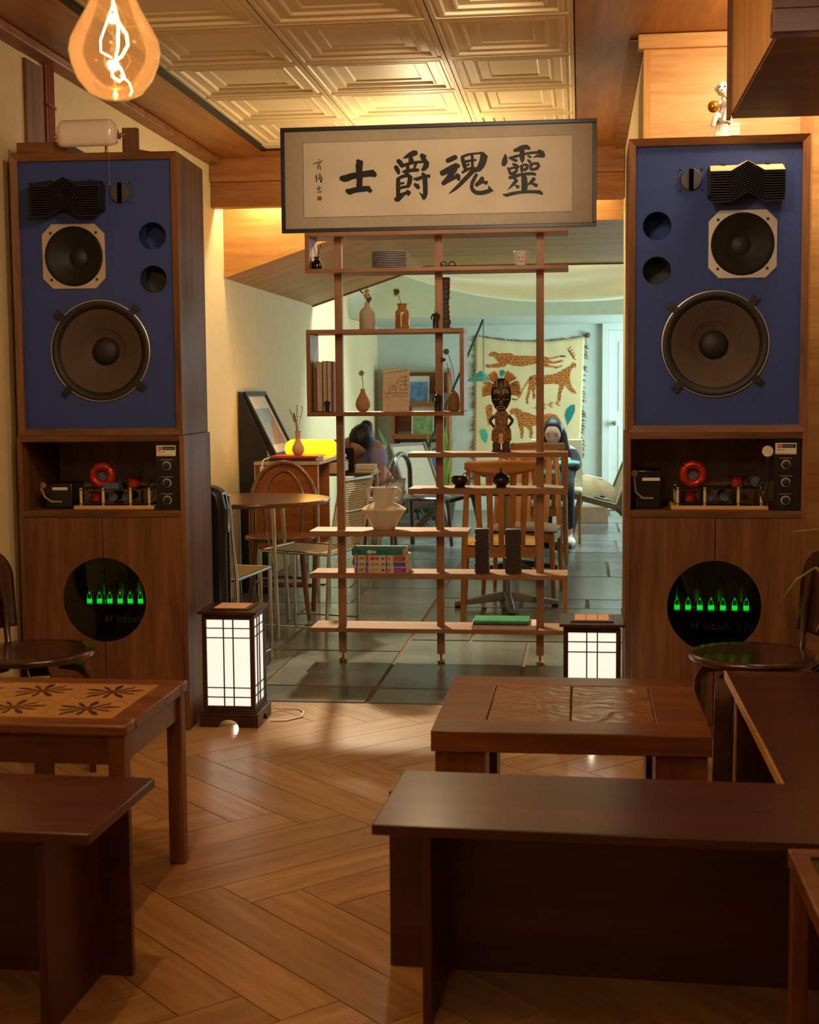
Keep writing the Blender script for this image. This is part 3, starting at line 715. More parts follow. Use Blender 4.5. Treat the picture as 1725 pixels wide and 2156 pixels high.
for x in (-1.124, -.652, -.184):
    part(sh, 'post', W(MB().box(x-.0175, x+.0175, YP, YP+.036, .045, 2.0), sh.location), 'shelfwood_z', bevel=.0015)
    part(sh, 'foot', W(MB().lathe([(.017,0),(.02,.006),(.018,.014),(.006,.018),(.006,.0455)], (x, YP+.018, 0), 14), sh.location), 'brass', smooth=40)
Z1, Z2, Z3, Z4, Z5, Z6, Z7, Z8 = 1.8535, 1.575, 1.194, 1.0035, .8385, .6385, .4375, .1805

# ---- framed calligraphy standing on the shelf
plain('mount_silk', 'c4b7a4', .8, var=.05, vscale=40)
plain('xuan_paper', 'e6dac4', .85, var=.04, vscale=5)
plain('ink', '17110e', .7, var=.2, vscale=30)
plain('seal_red', 'a8563c', .8, var=.3, vscale=300)
plain('frame_black', '171319', .4, var=.1)
glass('picture_glass', 'f8f6f2', .4, .0, ior=1.12)
YSg = 6.40
def S3(x, y): return P(x, y, Y=YSg)
sg = thing('framed_calligraphy', 'wide black-framed calligraphy panel with four brush characters on top of the shelf', 'picture', (-.652, YSg, 2.02))
x0, x1, z0, z1 = -1.372, .071, 2.0205, 2.497
fw = .018
for a in ((x0,x1,z0,z0+fw),(x0,x1,z1-fw,z1),(x0,x0+fw,z0+fw,z1-fw),(x1-fw,x1,z0+fw,z1-fw)):
    part(sg, 'frame_bar', W(MB().box(a[0],a[1],YSg-.006,YSg+.022,a[2],a[3]), sg.location), 'frame_black', bevel=.002)
part(sg, 'mount', W(MB().box(x0+fw,x1-fw,YSg+.006,YSg+.018,z0+fw,z1-fw), sg.location), 'mount_silk')
px0, px1, pz0, pz1 = P(640,455,Y=YSg).x, P(1206,285,Y=YSg).x, P(640,458,Y=YSg).z, P(640,301,Y=YSg).z
part(sg, 'paper', W(MB().box(px0,px1,YSg+.0045,YSg+.006,pz0,pz1), sg.location), 'xuan_paper')
mb = MB(); e = .0012
for a in ((px0-e,px1+e,pz0-e,pz0),(px0-e,px1+e,pz1,pz1+e),(px0-e,px0,pz0,pz1),(px1,px1+e,pz0,pz1)): mb.box(a[0],a[1],YSg+.0042,YSg+.006,a[2],a[3])
part(sg, 'rule_line', W(mb, sg.location), 'ink')
STRK = {
 'c1': (700,320,15.68,[[(300,870,85),(380,880,115),(480,865,118),(640,800,108),(800,775,105),(1000,740,103),(1200,712,108),(1330,700,125),(1400,760,85)],
   [(840,300,70),(900,345,125),(885,420,125),(885,550,112),(890,700,104),(900,900,100),(890,1150,100)],
   [(490,1280,72),(560,1320,105),(720,1262,95),(900,1237,93),(1080,1215,98),(1190,1212,95),(1255,1290,70)]]),
 'c2': (820,305,15.68,[[(445,455,10),(560,395,55),(680,335,85),(800,280,100),(875,265,85)],[(1070,350,75),(1130,390,105),(1120,460,85)],
   [(700,400,60),(720,500,90),(720,590,80)],[(300,530,75),(370,600,85),(410,690,72)],[(420,700,62),(560,645,52),(720,605,50),(900,572,45),(1080,560,45),(1190,555,60)],
   [(1180,500,60),(1230,600,95),(1210,700,95),(1150,790,80),(1090,830,45)],[(605,640,62),(605,760,58),(600,850,58)],[(880,590,58),(850,690,48),(825,770,38)],
   [(215,730,70),(270,830,78),(310,930,55)],[(460,890,42),(560,885,72),(700,845,60),(850,832,62),(945,832,55)],[(540,950,45),(640,990,40)],
   [(265,1120,40),(400,1060,58),(540,1015,60),(660,1025,62)],[(690,1060,75),(680,1180,80),(650,1300,75),(625,1380,50)],[(295,1130,70),(290,1300,70),(290,1500,70),(295,1690,70)],
   [(370,1280,42),(480,1262,32)],[(330,1440,48),(460,1395,50),(640,1370,50)],[(220,1790,75),(270,1810,88),(340,1730,92),(430,1650,75),(560,1580,45)],[(590,1530,55),(640,1580,85),(630,1640,55)],
   [(820,1120,35),(910,1135,68),(1040,1085,58),(1180,1050,55),(1310,1030,62)],[(1110,960,60),(1165,1030,75),(1180,1200,82),(1190,1400,80),(1190,1600,80),(1160,1720,75),(1140,1790,40)],
   [(1130,1780,35),(1090,1680,45),(985,1555,6)],[(840,1305,48),(915,1350,78),(960,1425,58)]]),
 'c3': (915,305,12.78,[[(350,430,62),(460,380,72),(570,330,65)],[(205,765,75),(350,695,85),(500,615,90),(600,560,80),(645,575,55)],
   [(560,640,70),(440,810,78),(330,950,70),(240,1040,62)],[(240,1040,50),(430,930,60),(560,870,55),(640,850,72),(655,930,50)],[(600,800,45),(650,850,60)],
   [(738,310,32),(760,390,55),(795,520,60),(830,640,48)],[(770,315,38),(900,262,36),(1050,240,30),(1200,225,28),(1260,225,45)],[(1290,240,60),(1335,310,105),(1305,450,98),(1260,560,92),(1190,650,80),(1070,685,65)],
   [(1015,290,40),(1020,400,40),(1020,520,38),(1030,630,45)],[(850,450,40),(960,425,35),(1050,412,34),(1110,410,30)],[(755,745,35),(830,690,45),(940,640,38),(1050,615,45)],[(860,560,30),(930,520,30)],
   [(1040,690,72),(930,815,62),(800,950,62),(680,1075,55),(560,1185,45),(450,1270,25),(370,1330,4)],
   [(1130,805,45),(1065,920,50),(1010,1040,50),(1000,1140,50),(1040,1230,55),(1130,1290,58),(1260,1295,60),(1400,1265,60),(1500,1225,62),(1590,1230,12)],[(1455,1095,6),(1490,1180,45)],
   [(1290,905,62),(1230,985,58),(1130,1080,55)],[(1150,1070,48),(1250,1015,45),(1340,1000,40),(1390,1020,62)]]),
 'c4': (1045,295,15.0,[[(580,330,50),(720,290,82),(860,235,88),(970,215,75),(1040,265,55)],[(820,330,78),(820,470,80),(822,600,80),(825,700,30)],
   [(288,430,10),(292,520,55),(275,660,95),(240,770,75)],[(400,570,25),(470,560,45),(600,520,48),(750,480,45),(950,428,40),(1150,398,42),(1320,392,48)],[(1350,335,45),(1430,410,100),(1490,500,70)],[(1400,500,60),(1290,500,45),(1150,555,5)],
   [(470,590,35),(560,625,45),(640,650,48)],[(1000,490,25),(1080,535,42)],[(1005,630,32),(1080,700,48)],[(540,760,42),(640,800,50),(700,850,45)],
   [(365,870,28),(410,960,42),(450,1070,45)],[(450,900,40),(560,865,38),(650,890,50),(640,980,52),(570,1040,52),(470,1065,48)],
   [(790,830,48),(890,775,40),(990,795,58),(985,880,55),(900,940,52),(815,920,48)],[(800,850,45),(805,960,42),(820,1040,22)],
   [(1090,790,45),(1200,735,42),(1320,740,50),(1350,800,55),(1290,895,55),(1180,925,48),(1100,945,28)],[(1095,800,48),(1095,910,42)],
   [(430,1190,52),(560,1155,60),(740,1100,50),(950,1068,50),(1150,1058,50),(1225,1080,50)],[(850,1080,60),(885,1200,95),(900,1400,102),(890,1550,98),(885,1640,60)],
   [(580,1200,48),(640,1285,65),(565,1365,55),(470,1470,32),(350,1580,4)],[(600,1430,20),(690,1480,58)],[(1190,1225,62),(1120,1320,58),(1010,1410,25)],[(1130,1370,35),(1270,1430,62)],
   [(220,1720,22),(310,1745,52),(500,1692,55),(720,1652,50),(950,1632,50),(1200,1630,52),(1370,1640,65),(1445,1690,48)]]),
 'sig': (645,325,20.53,[[(550,230,20),(590,235,15)],[(300,425,18),(500,335,18),(710,280,16)],[(470,440,20),(640,365,18)],[(500,500,18),(490,650,16)],[(560,440,14),(612,520,16),(605,655,24)],[(520,510,15),(560,560,12)],
   [(440,880,20),(440,1190,20)],[(370,1015,14),(470,970,14)],[(450,1110,12),(560,1060,12)],[(590,790,15),(600,870,18),(540,885,12)],[(550,930,18),(650,930,22),(620,1000,25),(530,1000,20),(590,1090,15)],[(560,1045,14),(740,1015,12)],[(670,1030,16),(655,1235,18),(600,1165,8)],
   [(545,1340,10),(555,1550,20)],[(455,1500,16),(530,1430,12),(640,1430,20),(590,1500,12),(480,1530,12)],[(505,1640,18),(665,1612,20)]])}
for k, (ox, oy, sc, strokes) in STRK.items():
    mb = MB()
    for i_, st_ in enumerate(strokes): mb.stroke(st_, lambda x, y: P(ox+x/sc, oy+y/sc, Y=YSg+.0044-.00003*i_), Vector((0,-.0004,0)))
    part(sg, 'brush_character' if k != 'sig' else 'signature', W(mb, sg.location), 'ink', smooth=None)
a = P(645+475/20.53, 325+1990/20.53, Y=YSg); b = P(645+660/20.53, 325+1805/20.53, Y=YSg)
part(sg, 'seal', W(MB().box(a.x,b.x,YSg+.004,YSg+.0044,a.z,b.z), sg.location), 'seal_red')
for xx, zz in ((x1+.006, P(1258,327,Y=YSg).z), (x0-.006, P(588,352,Y=YSg).z)): part(sg, 'hanging_eye', MB().tube([(xx+.006*math.cos(2*PI*k/10), YSg+.012, zz+.006*math.sin(2*PI*k/10)) for k in range(10)], .0016, 6, True).xf(Matrix.Translation(-sg.location)), 'chrome')
part(sg, 'glass_pane', W(MB().box(x0+fw,x1-fw,YSg-.001,YSg+.0006,z0+fw,z1-fw), sg.location), 'picture_glass')

# ---- things on the shelf
def at(px, Yd): return P(px, 900, Y=Yd).x
# top board
t = thing('reed_diffuser', 'black glass reed diffuser bottle with two sticks in the corner of the top shelf', 'diffuser', (at(672,6.46), 6.46, Z1))
part(t, 'bottle', MB().lathe([(.024,0),(.026,.004),(.026,.034),(.020,.042),(.011,.046),(.011,.056),(.014,.058),(.014,.062),(0,.062)], n=20), 'black_gloss', smooth=40)
part(t, 'stick', MB().cyl((.002,0,.05),(-.018,.005,.118),.0016,n=6), 'black_matte'); part(t, 'stick', MB().cyl((0,.002,.05),(.022,0,.120),.0016,n=6), 'black_matte')
part(t, 'hanging_tag', MB().box(.018,.022,-.028,-.024,.015,.03).tube([(.012,-.012,.052),(.026,-.018,.03),(.035,-.02,.008)], .003, 6), 'clay')
plain('plate_grey', 'a8a0a2', .5, var=.08)
for k in range(10):
    solo('plate', ('lowest', 'second lowest', 'third from bottom', 'fourth from bottom', 'fifth from bottom', 'sixth from bottom', 'fourth from top', 'third from top', 'second from top', 'topmost')[k]+' speckled grey plate in the stack on the shelf', 'plate', MB().lathe([(.05,0),(.054,.0015),(.078,.0034),(.085,.0042),(.0856,.0068),(.083,.0072),(.05,.004),(0,.0038)], n=32), 'plate_grey', (at(824,6.47)+random.uniform(-.0015,.0015), 6.475, Z1+.0079*k), 0, 'stack of grey plates', 50)
t = thing('folded_glasses', 'small folded black eyeglasses on the top board beside the plates', 'glasses', (at(950,6.44), 6.44, Z1))
part(t, 'frame', MB().tube([(-.03+.014*math.cos(x),.0,.014+.012*math.sin(x)) for x in [PI*2*j/12 for j in range(12)]], .0025, 6, True).tube([(.008+.014*math.cos(x),.003,.014+.012*math.sin(x)) for x in [PI*2*j/12 for j in range(12)]], .0025, 6, True), 'black_gloss')
part(t, 'temple', MB().tube([(-.044,0,.016),(-.02,.03,.01),(.03,.035,.004)], .002, 6).tube([(.022,0,.016),(.03,.03,.01),(-.02,.045,.003)], .002, 6), 'black_gloss')
t = thing('paper_cup', 'white cup printed with a small dark face on the top board', 'cup', (at(1098,6.45), 6.45, Z1))
part(t, 'cup_body', MB().lathe([(.023,0),(.024,.001),(.033,.064),(.035,.066),(.034,.068),(.031,.066),(.022,.004),(0,.004)], n=24), 'ceramic_white', smooth=40)
part(t, 'print', MB().add([], []).sph((-.008,-.0275,.038), (.003,.002,.004), 8, 5).sph((.006,-.0275,.039), (.003,.002,.004), 8, 5).tube([(-.01,-.0268,.022),(0,-.0272,.019),(.009,-.0268,.023)], .0012, 5).tube([(-.014,-.0265,.05),(-.002,-.031,.056),(.011,-.029,.049)], .001, 5), 'black_matte')
# on the box
def flower(t, base, top, r, mat, n=60):
    part(t, 'stem', MB().tube([base, (Vector(base)*.4+Vector(top)*.6)+Vector((.004,0,0)), top], .0016, 6), 'dry_stem')
    mb = MB()
    for k in range(n):
        d = Vector((random.gauss(0,1), random.gauss(0,1), random.gauss(0,1)+.3)).normalized()
        mb.tube([Vector(top)+d*.3*r, Vector(top)+d*r*random.uniform(.8,1.15)], [.0022, .0006], 4)
    mb.sph(top, r*.5, 10, 6)
    part(t, 'flower_head', mb, mat, kind='stuff')
plain('dry_stem', '4a3a24', .8); plain('straw_gold', 'b8934f', .8, var=.25, vscale=60); plain('straw_brown', '6a4a2a', .85, var=.3, vscale=60)
plain('amber_glass', '9a6a38', .12, var=.1)
t = thing('bottle_vase', 'matte grey bottle vase with pale dried blooms on the shelf box', 'vase', (at(776,6.47), 6.47, Z2))
part(t, 'vase_body', MB().lathe([(.034,0),(.037,.004),(.037,.075),(.031,.092),(.016,.105),(.012,.112),(.012,.124),(.014,.126),(.010,.126),(.009,.11),(0,.11)], n=28), 'stoneware', smooth=45)
flower(t, (0,0,.11), (.0,0,.155), .022, 'straw_gold'); flower(t, (0,0,.11), (.010,-.008,.138), .016, 'straw_brown'); flower(t, (0,0,.11), (-.002,.004,.178), .014, 'straw_gold')
part(t, 'dry_leaf', MB().add([(-.006,0,.16),(-.022,0,.178),(-.045,.002,.196),(-.030,.002,.173)], [(0,1,2,3)]).add([(-.006,.003,.16),(-.022,.003,.178),(-.045,.004,.196),(-.030,.004,.173)], [(3,2,1,0)]), 'straw_brown')
t = thing('jar_vase', 'brown lettered glass jar with one spiky seed head on the shelf box', 'vase', (at(849,6.47), 6.47, Z2))
part(t, 'jar_body', MB().lathe([(.030,0),(.033,.003),(.033,.075),(.030,.085),(.021,.093),(.021,.112),(.025,.115),(.025,.119),(.020,.119),(.018,.095),(0,.09)], n=28), 'amber_glass', smooth=45)
mb = MB()
for k in range(5): mb.box(-.022,-.006+.004*(k % 2),-.0338,-.0325,.028+.009*k,.030+.009*k).box(.006,.020,-.0338,-.0325,.028+.009*k,.0295+.009*k)
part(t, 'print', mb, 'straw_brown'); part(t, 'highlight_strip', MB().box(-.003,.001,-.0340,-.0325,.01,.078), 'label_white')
flower(t, (0,0,.1), (-.025,0,.172), .020, 'straw_brown')
def figurine(label, loc, h, rz=0):
    t = thing('figurine', label, 'figurine', loc, rz, 'small dark figurines'); s = h/.085
    b = MB().tube([(-.007*s,0,0),(-.008*s,0,.03*s),(-.006*s,0,.042*s)], [.005*s,.0055*s,.006*s], 8).tube([(.007*s,0,0),(.008*s,0,.03*s),(.006*s,0,.042*s)], [.005*s,.0055*s,.006*s], 8)
    b.tube([(0,0,.04*s),(0,0,.055*s),(0,0,.066*s),(0,0,.071*s)], [.011*s,.0105*s,.012*s,.004*s], 10)
    b.tube([(-.011*s,0,.066*s),(-.018*s,.001,.052*s),(-.017*s,-.006*s,.040*s)], [.004*s,.0038*s,.003*s], 7).tube([(.011*s,0,.066*s),(.018*s,.001,.052*s),(.012*s,-.010*s,.045*s)], [.004*s,.0038*s,.003*s], 7)
    part(t, 'suit', b, 'black_matte'); part(t, 'base', MB().lathe([(.014*s,0),(.014*s,.002),(0,.002)], n=16), 'black_matte')
    hd = part(t, 'head', MB().sph((0,-.001,.078*s), (.006*s,.0065*s,.0075*s), 12, 8).cyl((0,0,.068*s),(0,0,.074*s),.003*s,n=8), 'skin_fig'); part(hd, 'hair', MB().sph((0,.0015,.081*s), (.0066*s,.0065*s,.0055*s), 12, 7), 'black_matte')
    return t
plain('skin_fig', 'b08a6a', .6, var=.05)
figurine('tiny man figurine in a dark jacket on the shelf box beside the carved idol', (at(919,6.44), 6.44, Z2), .088)
figurine('tiny man figurine in a black suit inside the shelf box by the post', (at(922,6.43), 6.43, Z3), .094)
figurine('tiny dark figurine in front of the upright books', (at(690,6.42), 6.42, Z3), .062)
t = thing('wooden_idol', 'tall dark carved wooden idol with a square capital on the shelf box', 'carving', (at(938,6.54), 6.54, Z2))
mb = MB()
for k in range(9):
    z = .205*k/9; a = random.uniform(.85,1.05); mb.lathe([(.024*a,z),(.027*a,z+.012),(.024*a,z+.0227)], (random.uniform(-.002,.002),0,0), 7)
plain('carved_dark', '2a1c13', .6, var=.4, vscale=40, bmp=.5, bscale=80); plain('carved_red', '5a2c18', .5, var=.3, vscale=40)
part(t, 'trunk', mb, 'carved_dark'); part(t, 'capital', MB().box(-.026,.026,-.024,.024,.2055,.24).box(-.021,.021,-.028,-.024,.21,.235), 'carved_red', bevel=.002); part(t, 'pebble', MB().sph((.034,-.01,.005), (.008,.006,.005), 8, 6), 'clay')
# inside the box
plain('page_cream', 'd8c8ac', .85, var=.12, vscale=90); plain('cover_tan', '8a6a50', .7); plain('cover_dark', '2b2420', .6)
xb = -1.238
for i, (wd, hh, mt, lb) in enumerate([(.014,.205,'cover_tan','thin tan book at the end of the upright books'),(.028,.235,'page_cream','thick book with pale page edges among the upright books'),(.020,.238,'paper','grey lined book standing third from the end board'),(.020,.236,'page_cream','fawn book standing against the shelf post')]):
    t = thing('book', lb, 'book', (xb+wd/2, 6.50, Z3), 0, 'upright books in the shelf box')
    part(t, 'cover', MB().box(-wd/2,-wd/2+.002,-.075,.075,0,hh).box(wd/2-.002,wd/2,-.075,.075,0,hh).box(-wd/2+.002,wd/2-.002,.073,.075,0,hh), 'cover_tan' if i != 1 else 'cover_dark')
    mb = MB()
    n = 5
    for k in range(n): mb.box(-wd/2+.0021+(wd-.0042)*k/n, -wd/2+.0021+(wd-.0042)*(k+.8)/n, -.073-.0006*(k % 2), .0725, .003, hh-.004)
    part(t, 'pages', mb, mt); xb += wd+.001
t = thing('bud_vase', 'small tan teardrop vase with a dried bloom inside the shelf box', 'vase', (at(765,6.46), 6.46, Z3))
part(t, 'vase_body', MB().lathe([(.016,0),(.024,.006),(.033,.022),(.035,.036),(.030,.056),(.018,.078),(.011,.092),(.010,.100),(.013,.106),(.010,.106),(.007,.09),(0,.088)], n=28), 'clay', smooth=50)
flower(t, (0,0,.09), (-.006,0,.178), .016, 'straw_gold')
t = thing('record_sleeve', 'beige record sleeve with a line drawing of a room leaning in the shelf box', 'record sleeve', (at(835,6.47), 6.47, Z3))
sw, shh = .124, .198
part(t, 'sleeve', MB().hexa([(-sw/2,-.02,.003),(sw/2,-.02,.003),(sw/2,-.014,.003),(-sw/2,-.014,.003),(-sw/2,.012,shh),(sw/2,.012,shh),(sw/2,.018,shh),(-sw/2,.018,shh)]), 'page_cream')
def SL(u, v): return (u*sw/2, -.0206+.032*v, .003+v*(shh-.003))
mb = MB()
for ln in [[(-.8,.9),(.9,.97)],[(-.9,.42),(.95,.42)],[(-.5,.42),(-.45,.6),(-.1,.62),(0,.5),(0,.42)],[(-.3,.52),(.0,.52),(.0,.58),(-.3,.58),(-.3,.52)],[(.3,.5),(.9,.5),(.9,.62),(.3,.62),(.3,.5)],[(.2,.7),(.9,.72)],[(.3,.8),(.85,.82)],[(.7,.5),(.72,.85)],[(-.2,.42),(-.2,.36),(.9,.35)],[(-.7,.3),(-.65,.42)],[(.1,.62),(.15,.75),(.3,.78)],[(.55,.62),(.55,.7)]]:
    mb.tube([SL(*p) for p in ln], .0009, 4)
part(t, 'drawing', mb, 'cover_dark'); part(t, 'rest_strip', MB().box(-.066,.085,-.045,-.021,0,.0025), 'paper')
mb = MB().hexa([SL(-1,0), SL(1,0), SL(1,.36), SL(-1,.36)]+[tuple(Vector(SL(*p))+Vector((0,-.0005,0))) for p in [(-1,0),(1,0),(1,.36),(-1,.36)]])
t = thing('stem_vase', 'brown ovoid vase with two wiry stems at the end of the shelf box', 'vase', (at(956,6.46), 6.46, Z3))
part(t, 'vase_body', MB().lathe([(.022,0),(.027,.005),(.028,.03),(.025,.065),(.018,.083),(.008,.090),(.008,.096),(0,.096)], n=26), 'cover_tan', smooth=50)
part(t, 'stem', MB().tube([(0,0,.09),(.002,0,.14),(.0,0,.19),(-.025,0,.262)], .0014, 6), 'dry_stem'); part(t, 'stem', MB().tube([(-.002,0,.09),(-.012,0,.15),(-.026,0,.195),(-.032,0,.225)], .0014, 6), 'dry_stem')
part(t, 'seed_disc', MB().lathe([(.0,-.002),(.014,-.002),(.014,.002),(0,.002)], (-.034,0,.275), 18, 'Y'), 'carved_red')
part(t, 'seed_cone', MB().lathe([(.005,0),(.012,-.022),(0,-.022)], (-.036,0,.238), 12, 'X'), 'carved_red')
# tribal doll on the middle board
plain('mask_black', '17110e', .45, var=.2); plain('mask_line', 'c9a374', .7); plain('cowrie', '8a6644', .7, var=.75, vscale=110, bmp=.8, bscale=120); plain('doll_wood', '4a2413', .5, var=.2); plain('raffia', 'e2bf7c', .85, var=.2, vscale=40)
dl = thing('tribal_doll', 'carved doll with a black oval mask face and a fan of straw hair', 'doll', (at(1056,6.48), 6.48, Z4))
part(dl, 'base', MB().box(-.044,.044,-.03,.03,0,.010).box(-.040,-.004,-.028,.028,.010,.045).box(.004,.040,-.028,.028,.010,.045), 'doll_wood', bevel=.003)
part(dl, 'body', MB().lathe([(.040,.046),(.047,.055),(.046,.095),(.042,.11),(.030,.118),(.030,.15),(.038,.165),(.026,.185),(.018,.195)], n=20, sy=.7), 'cowrie', smooth=50)
part(dl, 'loin_panel', MB().box(-.009,.009,-.037,-.031,.05,.085).box(-.013,.013,-.038,-.031,.042,.049), 'raffia', label='pale front panel')
for s in (-1,1): part(dl, 'arm', MB().tube([(s*.034,0,.168),(s*.052,-.006,.146),(s*.050,-.012,.138),(s*.032,-.024,.115)], [.008,.0075,.007,.0065], 8), 'doll_wood', smooth=50)
mk = part(dl, 'mask', MB().sph((0,-.012,.265), (.047,.022,.078), 24, 16), 'mask_black', smooth=60)
mb = MB()
def mp(u, v): 
    k = max(0, 1-u*u-v*v); return (.047*u, -.012-.0222*math.sqrt(k)-.0006, .265+.078*v)
for ln in [[(-.15,.1),(-.45,.25),(-.75,.12)],[(-.12,.18),(-.42,.34),(-.72,.2)],[(-.1,.02),(-.42,.16),(-.72,.04)],[(.15,.1),(.45,.25),(.75,.12)],[(.12,.18),(.42,.34),(.72,.2)],[(.1,.02),(.42,.16),(.72,.04)],
           [(-.75,-.28),(-.5,-.28)],[(-.38,-.28),(-.18,-.28)],[(.18,-.28),(.38,-.28)],[(.5,-.28),(.75,-.28)],[(0,-.35),(-.1,-.6)],[(.06,-.35),(.12,-.6)],[(-.45,-.78),(-.2,-.7),(.2,-.7),(.45,-.78),(.2,-.85),(-.2,-.85),(-.45,-.78)],
           [(-.4,.45),(-.38,.88)],[(-.5,.45),(-.46,.82)],[(.4,.45),(.38,.88)],[(.5,.45),(.46,.82)],[(-.72,.4),(-.6,.7)],[(.72,.4),(.6,.7)],[(-.85,-.45),(-.7,-.6),(-.62,-.75),(-.78,-.55)],[(.85,-.45),(.7,-.6),(.62,-.75),(.78,-.55)]]:
    pp = []
    for a_, b_ in zip(ln[:-1], ln[1:]): pp += [mp(a_[0]+(b_[0]-a_[0])*k/3, a_[1]+(b_[1]-a_[1])*k/3) for k in range(3)]
    mb.tube(pp+[mp(*ln[-1])], .0016, 5)
part(mk, 'carved_lines', mb, 'mask_line')
mb = MB()
for k in range(700):
    a = random.uniform(-.15, PI+.15); d = Vector((math.cos(a), random.uniform(-.25,.15), math.sin(a)*1.0))
    if abs(a-PI/2) < .30 or (abs(abs(a-PI/2)-.95) < .05): continue
    p = Vector((.040*math.cos(a), .0+random.uniform(-.006,.006), .275+.065*math.sin(a)))
    l = random.uniform(.030,.050); mb.tube([p, p+d*l*.6, p+d*l+Vector((math.cos(a)*.006,0,-.004))], [.0017,.0016,.0008], 4)
part(dl, 'straw_hair', mb, 'raffia', kind='stuff')
# two dark sugar pots
for px, lb, lid in ((968,'dark metal pot without a lid on the lower shelf pair',False),(1055,'dark metal pot with a knobbed lid on the lower shelf pair',True)):
    t = thing('metal_pot', lb, 'pot', (at(px,6.47), 6.47, Z5), 0, 'dark metal pots')
    part(t, 'pot_body', MB().lathe([(.024,0),(.026,.004),(.022,.006),(.038,.018),(.043,.032),(.040,.046),(.030,.054),(.024,.055)] if lid else [(.024,0),(.026,.004),(.022,.006),(.036,.018),(.041,.032),(.038,.046),(.034,.053),(.031,.052),(.034,.04),(0,.01)], n=28), 'pot_metal' if 'pot_metal' in M else plain('pot_metal', '3a332e', .3, .7, var=.2), smooth=45)
    if lid:
        l_ = part(t, 'lid', MB().lathe([(.030,.0555),(.027,.06),(.016,.066),(.006,.07),(.005,.076),(0,.077)], n=24), 'pot_metal', smooth=45)
        part(l_, 'finial', MB().tube([(.006*math.cos(x),0,.083+.006*math.sin(x)) for x in [2*PI*k/12 for k in range(12)]], .0022, 6, True), 'pot_metal')
    else: part(t, 'loop_handle', MB().tube([(.026+.011*math.cos(x),0,.056+.011*math.sin(x)) for x in [PI*1.15*k/8-.2 for k in range(9)]], .002, 6), 'pot_metal')
    part(t, 'side_loop', MB().tube([(.040,0,.045),(.052,0,.04),(.053,0,.026),(.042,0,.02)], .0018, 6).tube([(-.040,0,.045),(-.052,0,.04),(-.053,0,.026),(-.042,0,.02)], .0018, 6), 'pot_metal')
# white two-handled vase
t = thing('ceramic_vase', 'white glazed vase with two ear handles and a wide angular belly', 'vase', (at(807,6.47), 6.47, Z6))
part(t, 'vase_body', MB().lathe([(.048,0),(.052,.004),(.066,.03),(.104,.092),(.106,.096),(.100,.103),(.062,.122),(.048,.130),(.046,.142),(.051,.16),(.052,.196),(.055,.2),(.050,.2),(.046,.16),(0,.14)], n=40), 'ceramic_white', smooth=28)
for s in (-1,1): part(t, 'handle', MB().tube([(s*(.055+.020*math.cos(x)+.004),0,.168+.025*math.sin(x)) for x in [-PI*.62+PI*1.24*k/12 for k in range(13)]], .0085, 10), 'ceramic_white', smooth=60)
part(t, 'twig', MB().tube([(.01,0,.15),(.012,0,.2),(.03,0,.235),(.035,.0,.25)], .0022, 6).tube([(.012,0,.19),(.05,0,.222),(.075,0,.245)], .0014, 5).tube([(.012,0,.2),(.022,.0,.26),(.03,.0,.285)], .0012, 5), 'dry_stem')
part(t, 'bud', MB().sph((.03,0,.288), .006, 8, 6).sph((.077,0,.248), .005, 8, 6).sph((.036,0,.253), .006, 8, 6), 'logo_red')
# four stacked comic paperbacks
plain('ink_band', '2a2a33', .6)
zb = Z7
for i, (c, hh, x0_, lb) in enumerate([('a04a96',.030,.0,'magenta-ended comic paperback at the bottom of the stack'),('3c5ab0',.024,.0,'blue-banded comic paperback second from the bottom of the stack'),('b8562c',.030,.0,'orange-banded comic paperback below the top one of the stack'),('1f7560',.030,-.014,'green comic paperback on top of the stack')]):
    mc = 'comic_%d' % i; plain(mc, c, .5, var=.05)
    t = thing('comic_book', lb, 'book', (at(801,6.45)+x0_, 6.47, zb), 0, 'stacked comic paperbacks')
    ww = .122 if i != 0 else .125
    part(t, 'pages', MB().box(-ww+.002,ww+.004,-.055,.09,.002,hh-.002), 'page_cream')
    part(t, 'cover', MB().box(-ww,ww,-.06,.09,0,.002).box(-ww,ww,-.06,.09,hh-.002,hh).box(-ww,ww,-.0602,-.0585,.002,hh-.002), mc if i == 3 else 'paper')
    for a_, b_ in ((-.95,-.87),(-.58,-.46),(.20,.28),(.50,.98)) if i < 3 else ((-.62,-.58),(.20,.26),(.42,.98)): part(t, 'spine_band', MB().box(ww*a_,ww*b_,-.0609,-.0603,.002,hh-.002), mc)
    mb = MB()
    for a_ in (-.80,-.74,-.68): mb.stroke([(ww*a_,hh*.3,.0015),(ww*(a_+.03),hh*.7,.002)], lambda x, z: (x,-.0611,z), Vector((0,-.0003,0)))
    for a_ in (.04,.10,.33): mb.box(ww*a_,ww*(a_+.04),-.0613,-.0609,hh*.3,hh*.7)
    mb.box(ww*.86,ww*.92,-.0613,-.0609,hh*.3,hh*.62)
    part(t, 'spine_lettering', mb, 'ink_band', kind='stuff')
    part(t, 'spine_picture', MB().sph((-ww*.30,-.0605,hh*.5), (.014,.0012,hh*.32), 10, 6).sph((-ww*.12,-.0605,hh*.5), (.008,.001,hh*.25), 8, 6), ('mask_line','straw_gold','logo_red','label_white')[i])
    zb += hh+.0003
